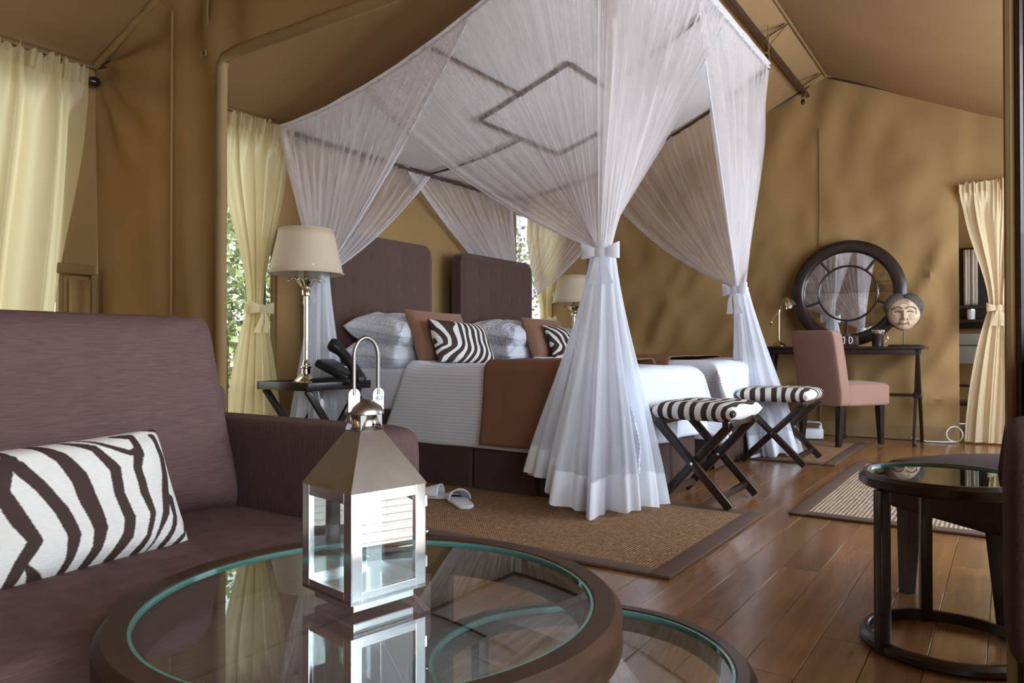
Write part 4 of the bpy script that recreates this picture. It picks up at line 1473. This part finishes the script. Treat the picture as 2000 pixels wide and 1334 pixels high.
# cup, small case on the desk
cu = thing('metal_mug', 'dark mug with shiny metal rim on the writing desk', 'mug', (6.60, 0.875, DH))
MB().lathe([(0, 0.0), (0.040, 0.0), (0.042, 0.01), (0.044, 0.10), (0.052, 0.115), (0.054, 0.128), (0.050, 0.128), (0.041, 0.10), (0.038, 0.012), (0, 0.012)], 28).build('body', 'dark_wood', cu)
MB().lathe([(0.0455, 0.10), (0.0535, 0.115), (0.0555, 0.130), (0.0505, 0.131)], 28).build('rim', 'chrome', cu)
MB().tube([(0, -0.043, 0.09), (0, -0.07, 0.085), (0, -0.075, 0.055), (0, -0.045, 0.03)], 0.006, 8).build('handle', 'chrome', cu)
ca = thing('desk_case', 'small dark case with a pale ring emblem on the desk behind the chair', 'case', (6.60, 1.10, DH))
MB().box((0, 0, 0.045), (0.06, 0.17, 0.09), 0.012).build('body', 'walnut', ca)
for dy in (-0.022, 0.022):
    MB().tube([(-0.033, dy + 0.020 * math.cos(a) * (1 if dy * math.cos(a) > 0 else 0.25), 0.05 + 0.028 * math.sin(a)) for a in np.linspace(0, 2 * PI, 25)], 0.004, 6).build('emblem', 'white_plastic', ca)
MB().superq((0.0, 0.03, 0.095), (0.07, 0.12, 0.03), 0.7, 0.7, 18, 10).build('lid_flap', 'walnut', ca)
tag(MB().box((6.62, 0.66, DH + 0.005), (0.16, 0.22, 0.01), 0.002).build('flat_folder', 'dark_wood'), 'flat dark folder lying by the mask stand', 'folder')

# writing chair
def tapered_leg(mb, x, y_, zt, wt, wb, splay=(0, 0), M=None):
    vs = []
    for (z, w, ox, oy) in ((zt, wt, 0, 0), (0.0, wb, splay[0], splay[1])):
        for (sx, sy) in ((-1, -1), (1, -1), (1, 1), (-1, 1)):
            vs.append((x + ox + sx * w / 2, y_ + oy + sy * w / 2, z))
    mb.add(vs, [(0, 1, 2, 3), (7, 6, 5, 4), (0, 4, 5, 1), (1, 5, 6, 2), (2, 6, 7, 3), (3, 7, 4, 0)], None, M)


def slipper_chair(name, label, loc, rz, fabric, w=0.46, d=0.50, back=0.885, sh=0.475, sb=0.30, wood='dark_wood', rear=0.06):
    t_ = thing(name, label, 'chair', loc, rz)
    # seat
    MB().superq((0.06, 0, (sh + sb) / 2), (d - 0.06, w, sh - sb), 0.22, 0.12, 80, 30, fn=lambda p: (p[0], p[1], p[2] + (0.012 * (1 - (p[1] / (w / 2)) ** 2) if p[2] > (sh + sb) / 2 else 0))).build('seat', fabric, t_)
    bh = back - sb

    def bend(p):
        q = (p[2] - sb) / bh
        return (p[0] - 0.075 * max(0, q - 0.2) - 0.02 * q * q, p[1] * (1 - 0.03 * q), p[2])
    MB().superq((-d / 2 + 0.075, 0, sb + bh / 2), (0.10, w + 0.004, bh), 0.16, 0.25, 60, 60, fn=bend).build('backrest', fabric, t_)
    pts = []
    for (sx, sy) in ((1, 1), (1, -1), (-1, 1), (-1, -1)):
        mb = MB()
        tapered_leg(mb, (d / 2 - 0.045 if sx > 0 else -d / 2 + rear), sy * (w / 2 - 0.04), sb + 0.01, 0.05, 0.032, (0.012 * sx if sx > 0 else -0.02, 0))
        mb.build('leg', wood, t_, smooth=30)
    for sy in (-1, 1):
        MB().tube([bend((-d / 2 + 0.115, sy * (w / 2 - 0.006), lerp(sh, back - 0.03, q))) for q in np.linspace(0, 1, 10)], 0.004, 6).build('piping', fabric, t_)
    return t_


slipper_chair('writing_chair', 'rose tan upholstered chair with dark legs pulled up to the writing desk', (6.33, 1.109, 0.0125), R(-35), 'chair_fabric')

# portable light and cables on the floor
el = thing('portable_light', 'white portable emergency light with carrying handle on the floor under the desk', 'portable light', (6.43, 1.36, 0.0125), R(-70))
MB().box((0, 0, 0.05), (0.20, 0.09, 0.085), 0.012).build('body', 'white_plastic', el)
MB().tube([(-0.06, 0, 0.09), (-0.055, 0, 0.135), (-0.04, 0, 0.145), (0.07, 0, 0.14), (0.085, 0, 0.13), (0.088, 0, 0.09)], 0.007, 8).build('handle', 'white_plastic', el)
MB().box((0.08, 0, 0.10), (0.025, 0.04, 0.04), 0.006).build('switch', 'white_plastic', el)
MB().tube([(-0.10, 0, 0.03), (-0.13, 0.01, 0.04), (-0.17, 0.02, 0.12), (-0.20, 0.03, 0.22), (-0.24, 0.06, 0.24)], 0.004, 6).build('cord', 'white_plastic', el)
mb = MB()
mb.tube([(6.86 + 0.02 * math.cos(t * 2), 0.36 + 0.055 * math.sin(t), 0.075 - 0.06 * math.cos(t)) for t in np.linspace(0.3, 2 * PI * 2 - 0.2, 80)] + [(6.84, 0.42, 0.012), (6.83, 0.55, 0.01), (6.85, 0.66, 0.03)], 0.005, 6)
tag(mb.build('coiled_cable', 'white_plastic'), 'pale coiled cable at the foot of the canvas beside the doorway', 'cable')

# ------------------------------------------------------------------ washroom beyond the doorway
struct(MB().box((7.93, -0.1, -0.03), (1.8, 2.4, 0.05)).build('floor_washroom', 'floor_wood'), 'wooden floor of the washroom beyond the doorway')
struct(MB().box((8.8, -0.1, 1.2), (0.05, 2.4, 2.4)).build('wall_washroom', 'canvas'), 'dim canvas wall of the washroom')
struct(MB().box((7.9, 1.1, 1.2), (1.75, 0.05, 2.4)).build('wall_washroom_side', 'canvas'), 'side wall of the washroom')
struct(MB().box((7.93, -0.1, 2.42), (1.75, 2.4, 0.04)).build('ceiling_washroom', 'canvas_roof'), 'canvas ceiling of the washroom')
va = thing('vanity_shelf', 'dark wooden washstand with grey counter seen through the doorway', 'washstand', (8.1, 0.2, 0))
MB().box((8.1, 0.2, 0.84), (0.55, 1.3, 0.10), 0.006).build('counter', 'stone_top', va, True)
MB().box((8.1, 0.2, 0.70), (0.50, 1.24, 0.16), 0.006).build('apron', 'stone_top', va, True)
MB().box((8.12, 0.2, 0.25), (0.46, 1.2, 0.03), 0.004).build('lower_shelf', 'dark_wood', va, True)
for (x, y_) in ((7.88, -0.40), (7.88, 0.80), (8.34, -0.40), (8.34, 0.80)):
    MB().box((x, y_, 0.32), (0.05, 0.05, 0.62), 0.004).build('leg', 'dark_wood', va, True)
MB().bar((7.88, -0.4, 0.42), (7.88, 0.8, 0.42), 0.025, 0.025).build('rail', 'dark_wood', va, True)
rk = thing('towel_rack', 'dark rack with hanging pale towels behind the washstand', 'rack', (8.45, 0.2, 0.9))
MB().box((8.6, 0.2, 1.35), (0.05, 1.1, 0.80), 0.004).build('back_panel', 'dark_wood', rk, True)
MB().bar((8.45, -0.3, 1.16), (8.45, 0.7, 1.16), 0.02, 0.03).build('rail', 'dark_wood', rk, True)
MB().box((8.45, 0.2, 1.02), (0.22, 1.1, 0.03), 0.004).build('shelf', 'dark_wood', rk, True)
for k, y_ in enumerate((0.33, 0.27, 0.10, 0.02)):
    o = MB().grid(lambda s, t, y_=y_: (8.50 + 0.01 * math.sin(s * 14), y_ + (s - .5) * 0.05, lerp(1.18, 1.72, t)), 10, 6).build('hanging_towel', 'towel', None, solid=0.012)
    tag(o, ('outermost pale towel hanging above the washstand', 'second pale towel from the door edge above the washstand', 'third towel, behind the doorway curtain', 'fourth towel, deepest behind the doorway curtain')[k], 'towel', 'towels in the washroom')
tg = thing('glass_tumbler', 'small pale tumbler standing on the washroom shelf', 'tumbler', (8.40, 0.30, 1.035))
MB().lathe([(0, 0), (0.032, 0), (0.036, 0.10), (0.033, 0.10), (0.029, 0.008), (0, 0.008)], 20).build('body', 'white_plastic', tg)
MB().lathe([(0.0375, 0.09), (0.0375, 0.10), (0.032, 0.101)], 20).build('rim', 'chrome', tg)

# ------------------------------------------------------------------ sitting area: sofa
so = thing('sofa', 'mauve brown upholstered sofa with low arm facing the glass table', 'sofa', (0.2, 1.5, 0))
SX0, SX1 = -0.95, 1.31
MB().box((lerp(SX0, SX1, .5), 1.48, 0.16), (SX1 - SX0 - 0.02, 0.88, 0.20), 0.015).build('base', 'sofa_arm', so, True)


def cushion_fn(p):
    return p


for (a, b_) in ((SX0 + 0.115, 0.13), (0.14, SX1 - 0.115)):
    MB().superq(((a + b_) / 2, 1.385, 0.305), (b_ - a, 0.70, 0.135), 0.25, 0.10, 100, 30).build('seat_cushion', 'sofa', so, True)
for (a, b_) in ((SX0 + 0.12, 0.40), (0.43, 1.175)):
    w = b_ - a
    mb = pillow_mb(w, 0.50, 0.20, n=70, m=50, pinch=0.012, wrinkle=0.006, seed=a, e=7.0)
    M_ = Matrix.Translation(((a + b_) / 2, 1.695, 0.60)) @ Matrix.Rotation(R(-17), 4, 'X')
    mb.v = [tuple(M_ @ Vector(p)) for p in mb.v]
    mb.build('back_cushion', 'sofa', so, True, smooth=70)
for (xa, xb) in ((SX0, SX0 + 0.11), (SX1 - 0.11, SX1)):
    MB().superq(((xa + xb) / 2, 1.525, 0.32), (xb - xa, 0.80, 0.52), 0.14, 0.14, 60, 40).build('arm', 'sofa_arm', so, True)
MB().box((lerp(SX0, SX1, .5), 1.89, 0.36), (SX1 - SX0, 0.10, 0.60), 0.03).build('back', 'sofa_arm', so, True)
for x in (SX0 + 0.06, SX1 - 0.06):
    for y_ in (1.12, 1.88):
        MB().box((x, y_, 0.033), (0.05, 0.05, 0.066), 0.004).build('foot', 'dark_wood', so, True)

# zebra cushion on the sofa: stripes drawn as cloth print
ZC = [(-90, 610), (560, 470), (665, 870), (-90, 1062)]


def inv_bil(px, py):
    u, v = 0.5, 0.5
    for _ in range(12):
        def B(u, v):
            a = (lerp(ZC[3][0], ZC[2][0], u), lerp(ZC[3][1], ZC[2][1], u))
            b_ = (lerp(ZC[0][0], ZC[1][0], u), lerp(ZC[0][1], ZC[1][1], u))
            return np.array((lerp(a[0], b_[0], v), lerp(a[1], b_[1], v)))
        e = B(u, v) - np.array((px, py))
        J = np.column_stack(((B(u + 1e-4, v) - B(u, v)) / 1e-4, (B(u, v + 1e-4) - B(u, v)) / 1e-4))
        d = np.linalg.solve(J, e)
        u, v = u - d[0], v - d[1]
    return u, v


STR = [
    [(75, 597, 10), (85, 640, 62), (25, 690, 46), (-20, 700, 40)],
    [(60, 680, 70), (45, 740, 62), (80, 830, 62), (108, 890, 52), (70, 950, 48), (40, 1010, 42), (30, 1050, 60)],
    [(100, 660, 60), (150, 730, 50), (192, 800, 56), (218, 870, 56), (205, 940, 34), (182, 995, 30)],
    [(85, 960, 20), (105, 985, 44), (140, 1000, 30)],
    [(150, 572, 30), (215, 625, 56), (250, 690, 74), (272, 770, 74), (300, 850, 56), (285, 910, 44), (245, 985, 34)],
    [(235, 558, 14), (310, 590, 38), (362, 660, 52), (366, 740, 46), (392, 820, 50), (388, 870, 50), (340, 940, 40)],
    [(285, 548, 10), (350, 578, 20), (420, 600, 28), (448, 590, 50), (436, 650, 40), (450, 730, 44), (474, 800, 30), (462, 870, 24), (432, 918, 36)],
    [(380, 535, 14), (440, 535, 38), (452, 600, 40)],
    [(518, 520, 36), (545, 590, 44), (548, 660, 40), (538, 740, 48), (528, 790, 40), (505, 850, 18), (478, 905, 8)],
    [(560, 740, 40), (572, 800, 30), (560, 850, 26), (530, 892, 30)],
    [(500, 490, 16), (545, 480, 40), (562, 505, 20)],
    [(600, 700, 16), (640, 800, 30), (625, 850, 20), (585, 888, 26)],
    [(-50, 820, 40), (-10, 880, 34), (-20, 960, 30)],
]
PW, PH_ = 0.42, 0.25
polys = []
for pl_ in STR:
    q = []
    for (x, y_, w) in pl_:
        u, v = inv_bil(x, y_)
        q.append((u * PW, v * PH_, w * 0.66 * PW / 640))
    polys.append(q)
mb = pillow_mb(PW, PH_, 0.13, n=260, m=140, pinch=0.035, wrinkle=0.004, seed=2.0)
P = np.array([((p[0] / PW + .5) * PW, (p[2] / PH_ + .5) * PH_) for p in mb.v])
mb.attr = (sdf_poly(P, polys) * 6.0).tolist()
o = mb.build('zebra_cushion', 'zebra', None, smooth=70)
place(o, (0.675, 1.425, 0.470), rx=R(-24), ry=R(-2.0), rz=R(3))
tag(o, 'large zebra print cushion leaning on the mauve brown sofa', 'cushion')

# ------------------------------------------------------------------ nested glass tables
def ring_prof(ro, ri, z0, z1, b=0.006):
    return [(ri, z0), (ro - b, z0), (ro, z0 + b), (ro, z1 - b * 1.6), (ro - b * 1.6, z1), (ri + b * 0.5, z1), (ri, z1 - b * 0.5)]


def glass_table(label, cx, cy, h, ro, ri, th, legs, wood, base=None, cat='table', group=None, legw=0.03, lowring=True):
    t_ = thing('glass_table', label, cat, (cx, cy, 0), group=group)
    MB().lathe(ring_prof(ro, ri, h - th, h), 96, closed=True).build('rim', wood, t_)
    go = MB().lathe([(0.0, h - 0.006), (ri - 0.0028, h - 0.006)], 96).build('glass_top', 'glass', t_)
    MB().lathe([(ri - 0.0030, h - 0.010), (ri + 0.001, h - 0.010), (ri + 0.001, h - 0.0020), (ri - 0.0030, h - 0.0020)], 96, closed=True).build('glass_edge', 'glass_edge', go)
    MB().lathe([(ri - 0.012, h - th), (ri + 0.002, h - th), (ri + 0.002, h - 0.012), (ri - 0.012, h - 0.012)], 96, closed=True).build('glass_ledge', wood, t_)
    for a in legs:
        a = R(a)
        rr = (ro + ri) / 2
        m = Matrix.Translation((rr * math.cos(a), rr * math.sin(a), 0)) @ Matrix.Rotation(a, 4, 'Z')
        MB().box((0, 0, (h - th) / 2), (legw, legw, h - th), 0.004, m).build('leg', wood, t_)
    if base:
        MB().lathe(ring_prof(ro, ri, 0.002, base), 96, closed=True).build('base_ring', wood, t_)
    return t_


CT = (0.725, 0.708)
glass_table('large round glass coffee table with wooden rim carrying the steel lantern', CT[0], CT[1], 0.43, 0.330, 0.292, 0.055, (22, 132, 240), 'table_wood', None, 'coffee table', legw=0.034)
glass_table('smaller lower round glass table tucked under the coffee table', 0.896, 0.488, 0.34, 0.231, 0.203, 0.030, (75, 195, 300), 'dark_wood', 0.022, 'coffee table', legw=0.022)
glass_table('slim dark round side table with glass top on a ring base', 2.196, 0.134, 0.44, 0.203, 0.180, 0.034, (137, 19, 258), 'dark_wood', 0.03, 'side table', legw=0.030)

# ------------------------------------------------------------------ lantern
LA = thing('lantern', 'polished steel candle lantern with glass sides on the coffee table', 'lantern', (0, 0, 0.43), R(-11))
e1 = Vector((math.cos(R(-11)), math.sin(R(-11)), 0))
e2 = Vector((-e1.y, e1.x, 0))
fc = Vector((0.655, 0.683, 0.43))
ctr = fc + e1 * 0.046 + e2 * 0.046 + Vector((0.004, -0.006, 0))
LA.location = ctr
S, zb, zt = 0.116, 0.014, 0.151
MB().box((0, 0, 0.0075), (0.094, 0.094, 0.015), 0.002).build('foot_plinth', 'chrome', LA, smooth=0)
MB().box((0, 0, zb + 0.003), (S, S, 0.006), 0.001).build('floor_plate', 'chrome', LA, smooth=0)
h = S / 2
pw_ = 0.0165
for sx in (-1, 1):
    for sy in (-1, 1):
        mb = MB()
        mb.box((sx * (h - pw_ / 2), sy * (h - 0.0012), (zb + zt) / 2), (pw_, 0.0024, zt - zb), 0.0006)
        mb.box((sx * (h - 0.0012), sy * (h - pw_ / 2), (zb + zt) / 2), (0.0024, pw_, zt - zb), 0.0006)
        mb.build('corner_post', 'chrome', LA, smooth=0)
for k, a in enumerate((0, 90, 180, 270)):
    m = Matrix.Rotation(R(a), 4, 'Z')
    MB().box((0, -h + 0.0012, zb + 0.007), (S - 2 * pw_, 0.0024, 0.014), 0.0006, m).build('lower_rail', 'chrome', LA, smooth=0)
    MB().box((0, -h + 0.0012, zt - 0.007), (S - 2 * pw_, 0.0024, 0.014), 0.0006, m).build('upper_rail', 'chrome', LA, smooth=0)
    MB().add([(-h + pw_ - .002, -h + 0.004, zb + 0.012), (h - pw_ + .002, -h + 0.004, zb + 0.012), (h - pw_ + .002, -h + 0.004, zt - 0.012), (-h + pw_ - .002, -h + 0.004, zt - 0.012)], [(0, 1, 2, 3)], None, m).build('glass_pane', 'lantern_glass', LA)
# hinge of the door side
for z in (0.04, 0.12):
    MB().tube([(h + 0.001, -h + 0.002, z), (h + 0.001, -h + 0.002, z + 0.014)], 0.0028, 8).build('hinge', 'chrome', LA)
MB().superq((h + 0.004, -h + 0.004, 0.085), (0.006, 0.006, 0.006), 0.9, 0.9, 10, 6).build('latch_knob', 'chrome', LA)
# pyramid roof with a small lip, square neck, cap
ro_ = h + 0.001
nk = 0.017
mb = MB()
mb.add([(-ro_, -ro_, zt), (ro_, -ro_, zt), (ro_, ro_, zt), (-ro_, ro_, zt), (-nk, -nk, 0.222), (nk, -nk, 0.222), (nk, nk, 0.222), (-nk, nk, 0.222)],
       [(0, 1, 5, 4), (1, 2, 6, 5), (2, 3, 7, 6), (3, 0, 4, 7), (4, 5, 6, 7), (3, 2, 1, 0)])
mb.build('roof', 'steel_dark', LA, smooth=20)
mb = MB()
for (r0, z0_, r1_, z1_) in ((nk, 0.222, nk, 0.236),):
    mb.box((0, 0, 0.232), (2 * nk, 2 * nk, 0.022), 0.001)
mb.build('neck', 'steel_dark', LA, smooth=0)
for a in (0, 90, 180, 270):
    m = Matrix.Rotation(R(a), 4, 'Z')
    MB().add([(-nk, -nk - 0.0015, 0.222), (nk, -nk - 0.0015, 0.222), (0.006, -nk - 0.0015, 0.243), (-0.006, -nk - 0.0015, 0.243)], [(0, 1, 2, 3)], None, m).build('vent_tab', 'chrome', LA, solid=0.001)
MB().lathe([(0.026, 0.243), (0.026, 0.246), (0.022, 0.253), (0.012, 0.260), (0, 0.263)], 28).build('cap', 'steel_dark', LA)
for sx in (-1, 1):
    m = Matrix.Translation((sx * 0.019, -0.004, 0))
    mb = MB()
    mb.box((0, 0, 0.257), (0.018, 0.0025, 0.022), 0.0006, m)
    mb.lathe([(0.0, -0.00125), (0.009, -0.00125), (0.009, 0.00125), (0.0, 0.00125)], 20, m @ Matrix.Translation((0, 0, 0.268)) @ Matrix.Rotation(PI / 2, 4, 'X'))
    mb.build('handle_lug', 'chrome', LA, smooth=0)
hp = [(-0.019, -0.0045, 0.268)] + [(-0.019, -0.004, z) for z in (0.28, 0.30, 0.318)] + [(-0.019 * math.cos(a), -0.004, 0.318 + 0.026 * math.sin(a)) for a in np.linspace(0.2, PI - 0.2, 16)] + [(0.019, -0.004, z) for z in (0.318, 0.30, 0.28)] + [(0.019, -0.0045, 0.268)]
MB().tube(hp, 0.0026, 10).build('handle', 'steel_dark', LA)

# ------------------------------------------------------------------ chairs at the right edge
slipper_chair('lounge_chair', 'dark mauve chair seat on tapered black legs behind the slim side table', (2.615, -0.035, 0.0), R(47), 'armchair', w=0.50, d=0.50, back=0.80, sh=0.41, sb=0.255, rear=0.13)
ac = thing('armchair', 'dark brown rounded armchair cut off by the picture edge near the coffee table', 'armchair', (1.565, -0.30, 0), R(180))
MB().superq((0.0, 0, 0.345), (0.46, 0.42, 0.19), 0.3, 0.2, 60, 24).build('seat', 'armchair', ac)
for s in (-1, 1):
    MB().superq((-0.02, s * 0.25, 0.45), (0.55, 0.12, 0.36), 0.35, 0.35, 48, 36).build('arm', 'armchair', ac)
MB().superq((-0.24, 0, 0.53), (0.13, 0.50, 0.54), 0.3, 0.3, 48, 30).build('backrest', 'armchair', ac)
for (x, y_) in ((0.20, 0.22), (0.20, -0.22), (-0.24, 0.20), (-0.24, -0.20)):
    mb = MB()
    tapered_leg(mb, x, y_, 0.29, 0.05, 0.03)
    mb.build('leg', 'dark_wood', ac, smooth=30)
